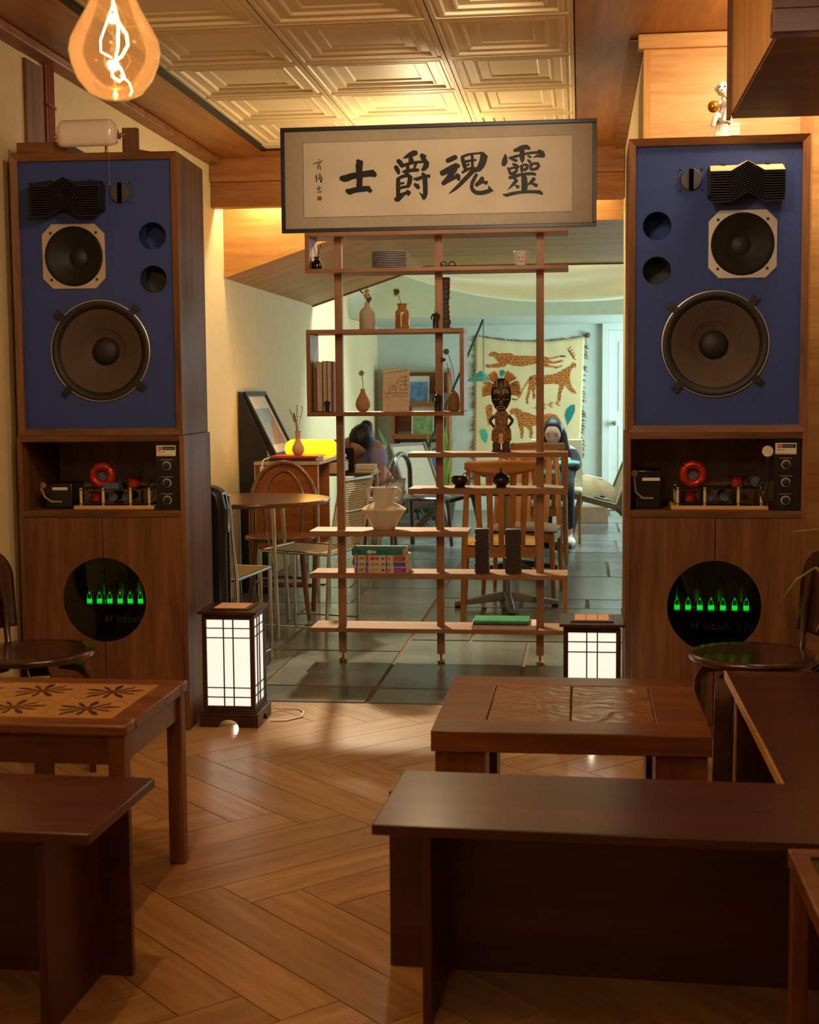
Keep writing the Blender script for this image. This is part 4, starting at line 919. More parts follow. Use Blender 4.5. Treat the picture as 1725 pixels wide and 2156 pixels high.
# two carved totems
for px, hh, ww, lb, ns in ((1015,.208,.034,'carved dark totem block with a notched crown',5),(1081,.206,.038,'carved dark totem block with a plain square crown',3)):
    t = thing('carved_totem', lb, 'carving', (at(px,6.46), 6.46, Z7), 0, 'carved totem blocks')
    mb = MB(); zz = 0; seg = [.05,.052,.05,.03,.026] if ns == 5 else [.075,.055,.076]
    for k, s_ in enumerate(seg):
        a_ = ww*(.98-.05*(k % 2)); c_ = ww*(.74 if ns == 5 else .82)
        mb.prism([(-a_,zz+.006),(-c_,zz),(c_,zz),(a_,zz+.006),(a_,zz+s_-.004),(c_,zz+s_),(-c_,zz+s_),(-a_,zz+s_-.004)], 'XZ', -.03, .03); zz += s_
    part(t, 'block', mb, 'carved_dark')
    mb = MB()
    for k in range(26):
        x = random.uniform(-.8,.8)*ww; z = random.uniform(.01,hh-.015); r_ = random.uniform(.004,.010)
        mb.tube([(x+r_*math.cos(a_), -.0312, z+r_*math.sin(a_)*.8) for a_ in [j*PI*1.6/8 for j in range(9)]], .0016, 5)
    part(t, 'relief', mb, 'carved_red', kind='stuff')
# magazines on the lowest board
plain('mag_green', '2f9058', .35, var=.35, vscale=25); plain('mag_dark', '3a3a34', .4); plain('mag_pink', 'd2b2a0', .5)
for i, (wd, hh, mt, dx, lb) in enumerate([(.150,.019,'mag_pink',.0,'pink-edged magazine pile base on the lowest board'),(.126,.009,'mag_dark',-.016,'dark magazine in the pile on the lowest board'),(.130,.008,'mag_green',-.012,'green plastic-wrapped magazine on top of the pile')]):
    t = thing('magazine', lb, 'magazine', (at(1061,6.46)+dx, 6.48, Z8+(0,.0193,.0286)[i]), random.uniform(-.02,.03), 'magazines on the lowest board')
    part(t, 'pages', MB().box(-wd+.001,wd-.001,-.088,.088,.001,hh-.001), 'page_cream')
    part(t, 'cover', MB().box(-wd,wd,-.09,.09,hh-.001,hh).box(-wd,wd,-.09,.09,0,.001).box(-wd,wd,-.0905,-.09,0,hh), mt)

# ================================================================== LANTERNS
emit('lantern_paper', 'eeeddf', .92)
emit('lantern_top', 'c98a5a', .35)
wood('lantern_wood', '2a1610', '4a2a1c', 'Z', .35)
def lantern(label, loc, rz=0):
    t = thing('floor_lantern', label, 'lantern', loc, rz, 'paper floor lanterns')
    h = .116
    # base with arched feet
    for s in range(4):
        R_ = Matrix.Rotation(s*PI/2, 4, 'Z')
        arc = [(.040*math.cos(a), .030*math.sin(a)+.0) for a in [PI-PI*k/12 for k in range(13)]]
        hw_ = h if s % 2 == 0 else h-.0141
        poly = [(-hw_,0)]+[(x, max(z, 0)) for x, z in arc]+[(hw_,0),(hw_,.045),(-hw_,.045)]
        part(t, 'base_rail', MB().prism(poly, 'XZ', -h, -h+.014).xf(R_), 'lantern_wood')
    part(t, 'base_moulding', MB().box(-h-.002,h+.002,-h-.002,h+.002,.0455,.053).box(-.108,.108,-.108,.108,.053,.060).box(-.102,.102,-.102,.102,.060,.066), 'lantern_wood', bevel=.002)
    w = .094; pw = .017; z0, z1 = .0665, .432
    for sx in (-1,1):
        for sy_ in (-1,1): part(t, 'corner_post', MB().box(sx*w-pw/2,sx*w+pw/2,sy_*w-pw/2,sy_*w+pw/2,z0,z1), 'lantern_wood', bevel=.0015)
    for s in range(4):
        R_ = Matrix.Rotation(s*PI/2, 4, 'Z')
        for zz in (z0, z1-.014): part(t, 'side_rail', MB().box(-w+pw/2,w-pw/2,-w-.006,-w+.006,zz,zz+.014).xf(R_), 'lantern_wood')
        part(t, 'paper_panel', MB().box(-w+pw/2,w-pw/2,-w+.001,-w+.003,z0+.014,z1-.014).xf(R_), 'lantern_paper')
        mb = MB()
        for x in (-.019,.019): mb.box(x-.0022,x+.0022,-w-.004,-w+.0008,z0+.0142,z1-.0142)
        for z in (z0+.048,z0+.085,z1-.048,z1-.085): mb.box(-w+pw/2,w-pw/2,-w-.0038,-w+.0008,z-.0018,z+.0018)
        part(t, 'muntin', mb.xf(R_), 'lantern_wood')
    part(t, 'roof', MB().box(-.100,.100,-.100,.100,.4325,.440).box(-.117,.117,-.117,.117,.440,.452), 'lantern_wood', bevel=.003)
    rp = part(t, 'roof_panel', MB().box(-.078,.078,-.078,.078,.4525,.457), 'lantern_wood', bevel=.0015)
    for i in range(3):
        for j in range(3): part(rp, 'roof_pane', MB().box(-.062+i*.042,-.062+i*.042+.039,-.062+j*.042,-.062+j*.042+.039,.4575,.4595), 'lantern_top')
    return t
lantern('lit paper and dark wood floor lantern against the side of the walnut cabinet', (-1.345, 5.268, 0))
lantern('lit paper and dark wood floor lantern behind the tile-topped coffee table', (.045, 5.085, 0))
for x_, y_ in ((-1.345, 5.268), (.045, 5.085)): lamp('POINT', 'lantern_bulb', (x_, y_, .041), (1, .85, .62), .12, .004)
solo('lantern_cord', 'white cord trailing from the lantern across the floor', 'cord', MB().tube([(0,0,.012),(.05,.03,.006),(.09,.03,.004),(.12,-.02,.004),(.13,-.10,.004),(.08,-.17,.004),(.02,-.18,.004)], .0035, 6), 'white_plastic', (-1.224, 5.44, 0), smooth=50)

# ================================================================== BULB
glass('bulb_amber', 'ffe2ba', .04, .02, 'ffb060', .19)
emit('filament', 'ffe9c0', 2.6)
bl = thing('pendant_bulb', 'large amber pear-shaped light bulb with a twisted glowing filament', 'light bulb', (-.974, 2.9, 1.908))
part(bl, 'glass_envelope', MB().lathe([(.0,0),(.03,.003),(.055,.014),(.078,.042),(.09,.072),(.0955,.10),(.092,.122),(.078,.150),(.058,.185),(.044,.215),(.036,.25),(.034,.285),(.03,.30)], n=40), 'bulb_amber', smooth=80)
fp = [(0,0,.29),(.004,0,.24),(-.002,.003,.2),(.008,-.003,.165),(.026,.004,.135),(.030,0,.112),(.014,.004,.09),(-.004,-.004,.075),(-.008,.004,.05),(.008,0,.038),(.02,.0,.046),(.012,.003,.064),(.0,0,.08),(.008,0,.11),(.01,0,.16),(.0,.004,.2)]
fil = part(bl, 'filament', MB().tube(fp, .0028, 8), 'filament', smooth=60)
part(fil, 'filament_loop', MB().tube([(0,0,.2),(-.012,.0,.17),(-.032,.004,.125),(-.03,0,.10),(-.008,.004,.088)], .0013, 6).tube([(.012,0,.05),(.03,.0,.035),(.036,.0,.018),(.03,.002,.008)], .0018, 6), 'filament', smooth=60)
part(bl, 'cap', MB().lathe([(.032,.298),(.034,.305),(.034,.355),(.02,.37),(.006,.372)], n=24), 'brass', smooth=40)
part(bl, 'cord', MB().cyl((0,0,.37),(0,0,.752),.004,n=8), 'black_matte')
lamp('POINT', 'bulb_light', (-.970, 2.9, 2.04), WARM, 34, .012)

# ================================================================== LAMP AND BOARD ON THE LEFT SPEAKER
plain('opal_glass', 'd6c6bb', .22, var=.02, coat=.4)
zt = ZS+SPH
bk = thing('bankers_lamp', 'unlit white glass desk lamp with a pull chain on the loudspeaker', 'lamp', (-1.822, 5.16, zt))
part(bk, 'base', MB().lathe([(.055,0.001),(.055,.012),(.02,.02),(.012,.026)], (.02,.08,0), 24), 'brass', smooth=40)
part(bk, 'stem', MB().tube([(.02,.08,.02),(.02,.075,.08),(.01,.03,.12),(0,-.03,.115)], .006, 8), 'brass', smooth=50)
mb = MB()
def shade(u, v):
    a = -.35+ (PI+.15)*v; x = (u-.5)*.236; e = max(0, 1-abs(u-.5)*2); k = min(1, (e/.22))**.5 if e < .22 else 1
    k = .45+.55*k
    return (x, -.055-.062*k*math.cos(a-.45)*.85, .035+.075*k*math.sin(a)+.01)
mb.grid(shade, 28, 16)
so_ = part(bk, 'glass_shade', mb, 'opal_glass', smooth=80); sd = so_.modifiers.new('solid', 'SOLIDIFY'); sd.thickness = .004
for s in (-1,1): part(bk, 'end_knob', MB().lathe([(.004,0),(.008,.004),(.008,.010),(.004,.012),(.006,.016),(0,.022)] if s > 0 else [(.004,0),(.008,-.004),(.008,-.010),(.004,-.012),(0,-.016)], (s*.119,-.055,.065), 12, 'X'), 'chrome', smooth=40)
part(bk, 'pull_chain', MB().cyl((.085,-.085,.0),(.086,-.087,-.115),.0011,n=5).sph((.086,-.087,-.118), .004, 8, 6), 'chrome')
solo('wood_block', 'rough wooden offcut lying behind the white lamp on the loudspeaker', 'block', MB().prism([(-.06,0),(.06,0),(.055,.022),(.02,.036),(-.06,.05)], 'XZ', -.04, .04), 'walnut_x', (-1.66, 5.36, zt+.0005), .1)
solo('lamp_bracket', 'upright square wooden block standing behind the white glass shade', 'block', MB().box(-.03,.03,-.015,.015,0,.125), 'walnut_z', (-1.725, 5.30, zt+.0005), .05, bevel=.002)
solo('top_board', 'low wooden board lying on the left loudspeaker beside the lamp', 'board', MB().box(-.095,.095,-.14,.14,0,.048), 'walnut_x', (-2.018, 5.25, zt+.0005), .0473, bevel=.002)

# ================================================================== FIGURINE ON THE RIGHT SPEAKER (seated ape on books)
plain('porcelain', 'cfc9c2', .35, var=.18, vscale=25, coat=.2); plain('gold_glaze', 'b87f2a', .18, .7, var=.2)
mk_ = thing('monkey_figurine', 'white porcelain seated monkey on books with a gold ball on the loudspeaker', 'figurine', (.508, 5.23, zt))
part(mk_, 'book', MB().hexa([(-.055,-.03,.001),(.02,-.04,.001),(.03,.02,.001),(-.05,.03,.001),(-.055,-.03,.014),(.02,-.04,.014),(.03,.02,.014),(-.05,.03,.014)]), 'porcelain', bevel=.002)
part(mk_, 'book', MB().hexa([(-.03,-.035,.0145),(.02,-.03,.0145),(.022,.02,.0145),(-.028,.02,.0145),(-.022,-.02,.062),(.018,-.018,.066),(.02,.02,.066),(-.02,.02,.062)]), 'porcelain', bevel=.002)
for k in range(3): part(mk_, 'book', MB().box(.012,.062,-.02+.004*k,.03,.0145+.016*k,.029+.016*k), 'porcelain', bevel=.002)
b = MB().tube([(.005,.0,.064),(.012,.003,.085),(.016,.006,.115),(.014,.003,.145),(.010,-.002,.16)], [.030,.030,.025,.022,.012], 14)
part(mk_, 'body', b.sph((.0,-.008,.182), (.024,.026,.026), 16, 10).sph((-.006,-.030,.172), (.014,.012,.012), 12, 8).tube([(.0,-.015,.07),(-.022,-.035,.085),(-.030,-.04,.07),(-.038,-.04,.045)], [.014,.012,.010,.008], 10).tube([(.02,-.012,.07),(.016,-.038,.105),(.010,-.045,.085),(.0,-.05,.06)], [.014,.013,.011,.008], 10).tube([(.03,.0,.14),(.042,-.012,.115),(.03,-.03,.125),(.004,-.036,.158)], [.011,.010,.009,.007], 10).tube([(-.008,.0,.14),(-.02,-.008,.12),(-.03,-.016,.108)], [.010,.009,.008], 10), 'porcelain', smooth=70)
for s in (-1,1): part(mk_, 'ear', MB().sph((s*.024,-.004,.185), (.005,.008,.010), 10, 7), 'porcelain', smooth=60)
part(mk_, 'eyes', MB().sph((-.013,-.033,.186), .0035, 8, 5).sph((.005,-.034,.186), .0035, 8, 5).sph((-.006,-.042,.172), (.004,.002,.002), 8, 5), 'black_matte')
part(mk_, 'gold_ball', MB().sph((-.034,-.022,.118), .021, 16, 10), 'gold_glaze', smooth=60)

# ================================================================== BENCHES AND LOW TABLES
def bench(label, loc, rz, L, D=.405, H=.425, ov=.1, name='bench', po=.018):
    """local: x along the bench from its left end, y depth (0 near .. D far)"""
    t = thing(name, label, 'bench', loc, rz, 'dark wooden benches')
    part(t, 'seat_board', MB().box(0,L,0,D,H-.022,H), 'bench_x', bevel=.003)
    part(t, 'long_panel', MB().box(-.018,L+po,D-.095,D-.077,0,H-.0225), 'bench_x')
    for x in (ov, L-ov-.018): part(t, 'end_panel', MB().box(x,x+.018,.012,D-.0955,0,H-.0225), 'bench_z', bevel=.001)
    return t
bench('dark red-brown bench in front of the tile-topped coffee table', (-.414, 2.695, 0), -.035, 1.42)
bench('dark red-brown bench in front of the flower-tiled table', (-1.98, 2.60, 0), -.02, 1.02, po=-.03)
t = thing('bench', 'dark bench with a pale front edge along the right of the coffee table', 'bench', (.447, 3.09, 0), 0, 'dark wooden benches')
part(t, 'seat_board', MB().box(.006,.46,0,1.265,.393,.415), 'bench_x', bevel=.002)
part(t, 'edge_strip', MB().box(0,.0055,0,1.265,.392,.4155), 'lightwood_x')
part(t, 'end_panel', MB().box(.025,.44,1.12,1.138,0,.3925), 'bench_z'); part(t, 'end_panel', MB().box(.025,.44,.12,.138,0,.3925), 'bench_z')
for y_ in (.12, 1.12): part(t, 'panel_edge', MB().box(.019,.0248,y_,y_+.018,0,.3925), 'lightwood_z')
part(t, 'long_panel', MB().box(.3,.318,.1385,1.1195,.02,.3925), 'bench_z')
# near table with dark glass, lower right corner
plain('dark_glass', '10130f', .05, var=.05)
t = thing('glass_table', 'low table with a dark glass top set in a wooden rim', 'table', (.385, 1.75, 0))
for a in ((0,.6,0,.035),(0,.6,.80,.836),(0,.035,.035,.80),(.565,.6,.035,.80)): part(t, 'rim', MB().box(a[0],a[1],a[2],a[3],.405,.44), 'teak_x', bevel=.004)
part(t, 'glass_top', MB().box(.0352,.5648,.0352,.7998,.424,.434), 'dark_glass')
for x in (.004,.565):
    for y in (.004,.80): part(t, 'leg', MB().box(x,x+.032,y,y+.032,0,.4045), 'teak_z', bevel=.003)
# coffee table with four embossed tiles
def tile_mat():
    m, nt, b = newmat('embossed_tile'); tc = nt.nodes.new('ShaderNodeTexCoord')
    n = noise(nt, 14, 3, 1.5, tc.outputs['Object']); r = ramp(nt, n.outputs[0], [(.3, hx('7a5230')), (.5, hx('9a6e44')), (.7, hx('8a5e38'))])
    nt.links.new(r.outputs[0], b.inputs['Base Color']); b.inputs['Roughness'].default_value = .22
    wv = nt.nodes.new('ShaderNodeTexWave'); wv.wave_type = 'RINGS'; wv.inputs['Scale'].default_value = 9; wv.inputs['Distortion'].default_value = 14; wv.inputs['Detail'].default_value = 1
    nt.links.new(tc.outputs['Object'], wv.inputs[0]); bump(nt, b, wv.outputs[0], .22, .006)
tile_mat()
t = thing('coffee_table', 'square low table with four glossy embossed brown tiles and slab legs', 'table', (-.38, 3.495, 0), .0)
L_, D_, H_ = .713, .695, .42; ix0, ix1, iy0, iy1 = .135, .580, .135, .58
for a in ((0,L_,0,iy0),(0,L_,iy1,D_),(0,ix0,iy0,iy1),(ix1,L_,iy0,iy1)): part(t, 'top_rail', MB().box(a[0],a[1],a[2],a[3],H_-.055,H_), 'teak_x', bevel=.003)
part(t, 'tile_bed', MB().box(ix0,ix1,iy0,iy1,H_-.05,H_-.014), 'black_matte')
tw_ = (ix1-ix0)/2
for i in range(2):
    for j in range(2): part(t, 'tile', MB().box(ix0+i*tw_+.0015,ix0+(i+1)*tw_-.0015,iy0+j*tw_+.0015,iy0+(j+1)*tw_-.0015,H_-.0138,H_-.002), 'embossed_tile', bevel=.003)
for sx in (0,1):
    for sy_ in (0,1):
        x0_, x1_ = (.01,.14) if sx == 0 else (L_-.14,L_-.01); y0_, y1_ = (.012,.034) if sy_ == 0 else (D_-.034,D_-.012)
        lg = part(t, 'leg', MB().box(x0_,x1_,y0_,y1_,0,H_-.0555), 'teak_z', bevel=.001)
        xe = x1_ if sx == 0 else x0_
        part(lg, 'leg_return', MB().box(xe-.024 if sx == 0 else xe, xe if sx == 0 else xe+.024, y1_ if sy_ == 0 else y0_-.14, y1_+.14 if sy_ == 0 else y0_, 0, H_-.0555), 'bench_z')
# flower-tiled table
plain('tile_tan', 'b08650', .4, var=.12, vscale=20); plain('petal_brown', '3e2214', .4, var=.2); plain('petal_red', '6e3a1c', .4, var=.2); plain('vine_brown', '7a5430', .5)
t = thing('tiled_table', 'wooden low table inlaid with tan flower-patterned tiles', 'table', (-2.06, 3.135, 0), .0)
L_, D_, H_ = .992, .530, .505; ti = .193; iy0 = .075; ix1 = L_-.062; ix0 = ix1-4*ti; iy1 = iy0+2*ti
part(t, 'top_rail', MB().box(0,L_,0,iy0,H_-.028,H_), 'teak_x', bevel=.006); part(t, 'top_rail', MB().box(0,L_,iy1,D_,H_-.028,H_), 'teak_x', bevel=.006)
part(t, 'top_rail', MB().box(0,ix0,iy0,iy1,H_-.028,H_), 'teak_x', bevel=.003); part(t, 'top_rail', MB().box(ix1,L_,iy0,iy1,H_-.028,H_), 'teak_x', bevel=.003)
part(t, 'tile_bed', MB().box(ix0,ix1,iy0,iy1,H_-.027,H_-.012), 'teak_x')
for i in range(4):
    for j in range(2):
        cx, cyy = ix0+(i+.5)*ti, iy0+(j+.5)*ti
        tl = part(t, 'tile', MB().box(cx-ti/2+.001,cx+ti/2-.001,cyy-ti/2+.001,cyy+ti/2-.001,H_-.0118,H_-.001), 'tile_tan', bevel=.001)
        mb = MB()
        for k in range(10):
            a = 2*PI*k/10+.31; l0, l1 = .018, (.082 if k % 2 == 0 else .072); w_ = .006 if k % 2 else .0085
            pp = [(l0,.002),(l0+(l1-l0)*.5,w_),(l0+(l1-l0)*.85,w_*.8),(l1,.0008)]
            mb.stroke([(cx+x*math.cos(a), cyy+x*math.sin(a), h_) for x, h_ in pp], lambda x, y: (x,y,H_-.001), Vector((0,0,.0006)), 4)
        part(tl, 'petals', mb, 'petal_brown', smooth=None)
        part(tl, 'flower_centre', MB().lathe([(.02,0),(.02,.0008),(0,.0008)], (cx,cyy,H_-.001), 12), 'petal_red')
        mb = MB()
        for s in (-1,1): mb.tube([(cx+s*(.06+.024*math.cos(a)), cyy+s*(.055+.03*math.sin(a)), H_-.0008) for a in [j_*PI*1.5/10 for j_ in range(11)]], .001, 4)
        part(tl, 'vine', mb, 'vine_brown')
for y in (.018, D_-.032): part(t, 'apron', MB().box(.05,L_-.05,y,y+.014,H_-.10,H_-.0285), 'teak_x')
for x in (.018, L_-.032): part(t, 'apron', MB().box(x,x+.014,.05,D_-.05,H_-.10,H_-.0285), 'teak_x')
for x in (.008, L_-.050):
    for y in (.008, D_-.050): part(t, 'leg', MB().box(x,x+.042,y,y+.042,0,H_-.0285), 'teak_z', bevel=.003)

# ================================================================== ROUND-SEATED DARK CHAIRS
def round_chair(label, loc, rz):
    """back towards local +X"""
    t = thing('round_chair', label, 'chair', loc, rz, 'dark round-seated chairs')
    part(t, 'seat', MB().lathe([(.0,.395),(.17,.397),(.198,.403),(.208,.413),(.207,.422),(.198,.430),(.17,.427),(0,.424)], n=48), 'darkchair', smooth=60)
    for a in (.75, -.75, PI-.7, PI+.7):
        d = Vector((math.cos(a), math.sin(a), 0)); x = Vector((-d.y, d.x, 0)); pr_ = [(.10,.385),(.165,.372),(.188,.33),(.192,.18),(.198,0)]
        vs = []; fs = []
        for r_, z in pr_:
            for u, k in ((-1,0),(1,0),(1,1),(-1,1)): vs.append(d*(r_-k*.022)+x*u*.032+Vector((0,0,z-(k*.018 if z > .35 else 0))))
        for i in range(len(pr_)-1): fs += [(i*4+j, i*4+(j+1) % 4, (i+1)*4+(j+1) % 4, (i+1)*4+j) for j in range(4)]
        n = len(pr_); fs += [(3,2,1,0), tuple((n-1)*4+j for j in range(4))]
        part(t, 'leg', MB().add(vs, fs), 'darkchair', smooth=30, bevel=.003)
    # bent uprights and curved backrest
    for s in (-1,1): part(t, 'back_post', MB().tube([(.165,s*.10,.38),(.215,s*.11,.42),(.225,s*.11,.56),(.245,s*.10,.70)], .012, 8), 'darkchair', smooth=50)
    def back(u, v):
        a = (u-.5)*1.15; w_ = 1
        zz = .47+.29*v
        if v > .6: w_ = math.sqrt(max(0, 1-((v-.6)/.4)**2))*.75+.25
        y = .34*(u-.5)*w_; return (.248+.02*v-.32*(y**2)*2, y, zz)
    b = part(t, 'backrest', MB().grid(back, 14, 14), 'darkchair', smooth=60); sd = b.modifiers.new('solid', 'SOLIDIFY'); sd.thickness = .016; sd.offset = 0
    return t
round_chair('dark round-seated chair with a curved back beside the walnut cabinet on the right', (.562, 4.585, 0), .25)
round_chair('dark round-seated chair with a curved back beside the yellow-lit wall', (-1.835, 4.452, 0), PI-.35)

# ================================================================== PLANT AT THE RIGHT EDGE
plain('leaf_green', '9a9a32', .45, var=.35, vscale=8); plain('leaf_dark', '2f4a22', .45, var=.3, vscale=8); plain('pot_brown', '3a2418', .6); plain('soil', '1c140e', .95)
def blade(mb, pts, w, axis=(0,0,1)):
    n = len(pts); pts = [Vector(p) for p in pts]; vs = []
    for i, p in enumerate(pts):
        t_ = (pts[min(i+1,n-1)]-pts[max(i-1,0)]).normalized(); s_ = t_.cross(Vector(axis))
        if s_.length < .05: s_ = t_.cross(Vector((0,1,0)))
        s_.normalize(); k = math.sin(PI*min(1, (.12+.88*i/(n-1))))**.7 if i < n-1 else .02
        up = s_.cross(t_); vs += [p-s_*w*k, p+up*(-w*.25*k), p+s_*w*k]
    fs = []
    for i in range(n-1): fs += [(i*3,i*3+1,i*3+4,i*3+3),(i*3+1,i*3+2,i*3+5,i*3+4)]
    mb.add(vs, fs); return mb
def plant(name, label, loc, leaves, mat, potr=.11, poth=.22, wmul=1):
    t = thing(name, label, 'plant', loc)
    part(t, 'pot', MB().lathe([(potr*.75,0),(potr*.8,.005),(potr,poth-.02),(potr*1.06,poth-.015),(potr*1.06,poth),(potr*.95,poth),(potr*.92,poth-.03),(0,poth-.03)], n=28), 'pot_brown', smooth=40)
    part(t, 'soil', MB().lathe([(potr*.9,poth-.029),(0,poth-.022)], n=20), 'soil')
    for pts, w_ in leaves:
        o = part(t, 'leaf', blade(MB(), pts, w_), mat, smooth=60); sd = o.modifiers.new('solid', 'SOLIDIFY'); sd.thickness = .0012
    return t
_lv = [([(0,0,.13),(-.03,.0,.25),(-.09,.0,.40),(-.14,.0,.485),(-.21,.0,.478)], .019), ([(0,0,.13),(-.04,.02,.24),(-.08,.03,.32),(-.14,.05,.372),(-.19,.06,.335),(-.235,.06,.27)], .024),
    ([(0,0,.13),(-.03,0,.2),(-.08,-.02,.26),(-.12,-.03,.26),(-.15,-.03,.20)], .022), ([(0,0,.13),(.02,.03,.3),(.05,.06,.48),(.10,.1,.56)], .014), ([(0,0,.13),(.02,-.06,.25),(.06,-.15,.36),(.09,-.24,.33)], .014), ([(0,0,.13),(-.01,.08,.3),(.02,.16,.42),(.04,.24,.44)], .013), ([(0,0,.13),(.04,.05,.22),(.09,.10,.3),(.13,.14,.3)], .014)]
plant('potted_palm', 'arching yellow-green leaves of a pot plant standing on the pale-edged bench', (.80, 3.95, .4158), _lv, 'leaf_green', .075, .15)

# ================================================================== LEFT OF THE PASSAGE: TABLE, CHAIRS, DESK
plain('mint_top', '5fae94', .4, var=.05); plain('mint_edge', '2f3a33', .5); plain('seat_cream', 'c9a870', .85, var=.05, bmp=.1); plain('seat_grey', '8d7c68', .85, var=.05, bmp=.1)
plain('cord_cream', 'a8946a', .7, var=.1, vscale=60); plain('cord_weave', '8f8468', .85, var=.3, vscale=140, bmp=.5, bscale=140)
rt = thing('round_table', 'round brown wooden table on thin chrome legs behind the left cabinet', 'table', (-1.742, 7.30, 0))
part(rt, 'table_top', MB().lathe([(.0,.694),(.39,.694),(.41,.70),(.412,.71),(.408,.719),(0,.72)], n=56), 'bentwood', smooth=40)
for a in (1.25, 2.6, 4.0, 5.28):
    d = Vector((math.cos(a), math.sin(a), 0)); part(rt, 'leg', MB().tube([d*.30+Vector((0,0,.693)), d*.345+Vector((0,0,0))], .011, 10).tube([d*.12+Vector((0,0,.693)), d*.33+Vector((0,0,.35))], .004, 6), 'chrome', smooth=50)

def chrome_chair(label, loc, rz):
    """local: faces +Y, origin under the seat centre"""
    t = thing('chrome_chair', label, 'chair', loc, rz, 'chrome cord chairs')
    w, d = .20, .20
    for s in (-1,1):
        part(t, 'leg', MB().tube([(s*w,d,.0),(s*w,d,.455)], .0095, 10), 'chrome', smooth=50)
        part(t, 'leg', MB().tube([(s*w,-d+.02,.0),(s*w,-d,.44),(s*w,-d-.075,.835)], .0095, 10), 'chrome', smooth=50)
        part(t, 'seat_rail', MB().tube([(s*w,d,.455),(s*w,-d,.445)], .0085, 8), 'chrome', smooth=50)
        part(t, 'side_stretcher', MB().tube([(s*w,d,.06),(s*w,-d+.02,.06)], .005, 6), 'chrome')
    for y_, z_, r_ in ((d,.455,.0085),(-d,.445,.0085),(-d-.073,.83,.0085),(-d-.045,.66,.005)): part(t, 'cross_rail', MB().tube([(-w,y_,z_),(w,y_,z_)], r_, 8), 'chrome', smooth=50)
    cm = MB().tube([(-w,0,0),(w,0,0)], .0042, 6).mesh('cord', 'cord_cream', 40)
    for k in range(34): link('seat_cord', cm, t, (0, -d+.012+k*.0117, .4535-.006*math.sin(PI*k/33)))
    for k in range(30):
        z = .475+k*.0117; link('back_cord', cm, t, (0, -d-.075*(z-.44)/.395, z))
    return t
c1 = chrome_chair('chrome chair with cord seat half hidden behind the left walnut cabinet', (-1.70, 6.30, 0), -.16)
dup(c1, (-1.432, 7.289, 0), PI/2-.26, 'chrome chair with cord seat pushed in beside the tall open shelf')
# bentwood chair
bt = thing('bentwood_chair', 'brown bentwood chair with a double hoop back at the round table', 'chair', (-1.715, 7.83, 0), .12)
part(bt, 'seat', MB().lathe([(.0,.440),(.185,.440),(.203,.448),(.203,.462),(.19,.467),(0,.461)], n=40), 'bentwood', smooth=50)
hoop = [(-.175,.14,.0),(-.185,.165,.25),(-.19,.185,.45)]+[(.19*math.cos(a), .20+.06*math.sin(a), .62+.25*math.sin(a)) for a in [PI-PI*k/16 for k in range(17)]]+[(.19,.185,.45),(.185,.165,.25),(.175,.14,0)]
part(bt, 'back_hoop', MB().tube(hoop, [.016]*len(hoop), 10), 'bentwood', smooth=60)
ih = [(-.10,.175,.46)]+[(.115*math.cos(a), .20+.05*math.sin(a), .62+.20*math.sin(a)) for a in [PI-PI*k/14 for k in range(15)]]+[(.10,.175,.46)]
part(bt, 'inner_hoop', MB().tube(ih, .011, 10), 'bentwood', smooth=60)
for s in (-1,1): part(bt, 'leg', MB().tube([(s*.13,-.13,.44),(s*.15,-.16,.2),(s*.175,-.19,0)], [.018,.016,.012], 10), 'bentwood', smooth=60)
part(bt, 'leg_ring', MB().tube([(.145*math.cos(a), .145*math.sin(a), .20) for a in [2*PI*k/24 for k in range(24)]], .009, 8, True), 'bentwood', smooth=60)
# black case standing behind the left cabinet
cs = thing('instrument_case', 'black padded case standing upright behind the left walnut cabinet', 'case', (-1.58, 5.72, 0))
part(cs, 'case_body', MB().prism([(-.10,0),(.10,0),(.10,.80),(.085,.87),(.05,.90),(-.06,.90),(-.10,.86)], 'XZ', -.06, .06), 'black_leather', bevel=.025)
part(cs, 'zip_line', MB().tube([(.102,0,.05),(.102,0,.78),(.09,0,.86)], .004, 6), 'black_gloss'); part(cs, 'clasp', MB().box(.099,.106,-.02,.02,.70,.80), 'chrome')
# desk along the left wall
plain('edge_ivory', 'b8a284', .6)
dk = thing('writing_desk', 'long wooden desk with pale edges and open drawers along the left wall', 'desk', (-1.77, 8.30, 0))
part(dk, 'desk_top', MB().box(-.205,.195,0,1.0,.845,.865), 'bentwood', bevel=.002)
part(dk, 'top_edge', MB().box(-.205,.195,-.004,-.0002,.845,.865).box(.1952,.199,0,1.0,.845,.865), 'edge_ivory')
part(dk, 'front_panel', MB().box(-.200,.185,.006,.022,.335,.8445), 'orangewood_x'); part(dk, 'panel_edge', MB().box(-.205,-.2002,.0,.022,.335,.8445), 'edge_ivory'); part(dk, 'panel_edge', MB().box(.1852,.192,.0,.022,.0,.8445), 'edge_ivory')
part(dk, 'inner_panel', MB().box(-.200,.185,.40,.416,.335,.8445), 'orangewood_x')
part(dk, 'bottom_shelf', MB().box(-.2,.185,.0225,.3995,.335,.35), 'bentwood')
d_ = part(dk, 'drawer', MB().box(.02,.235,.43,.85,.765,.835), 'edge_ivory', bevel=.002); part(d_, 'drawer_gap', MB().box(.03,.2352,.435,.845,.828,.836), 'black_matte')
part(dk, 'drawer', MB().box(.02,.20,.86,.985,.765,.835), 'edge_ivory', bevel=.002)
part(dk, 'foot_rail', MB().box(-.2,.185,.02,.04,.09,.115).box(-.2,.185,.20,.38,.075,.089), 'bentwood')
for x, y in ((-.19,.012),(.18,.012),(-.19,.97),(.18,.97),(-.19,.40),(.18,.40)): part(dk, 'leg', MB().cyl((x,y,0),(x,y,.334 if y < .5 else .8445),.008,n=10), 'chrome')
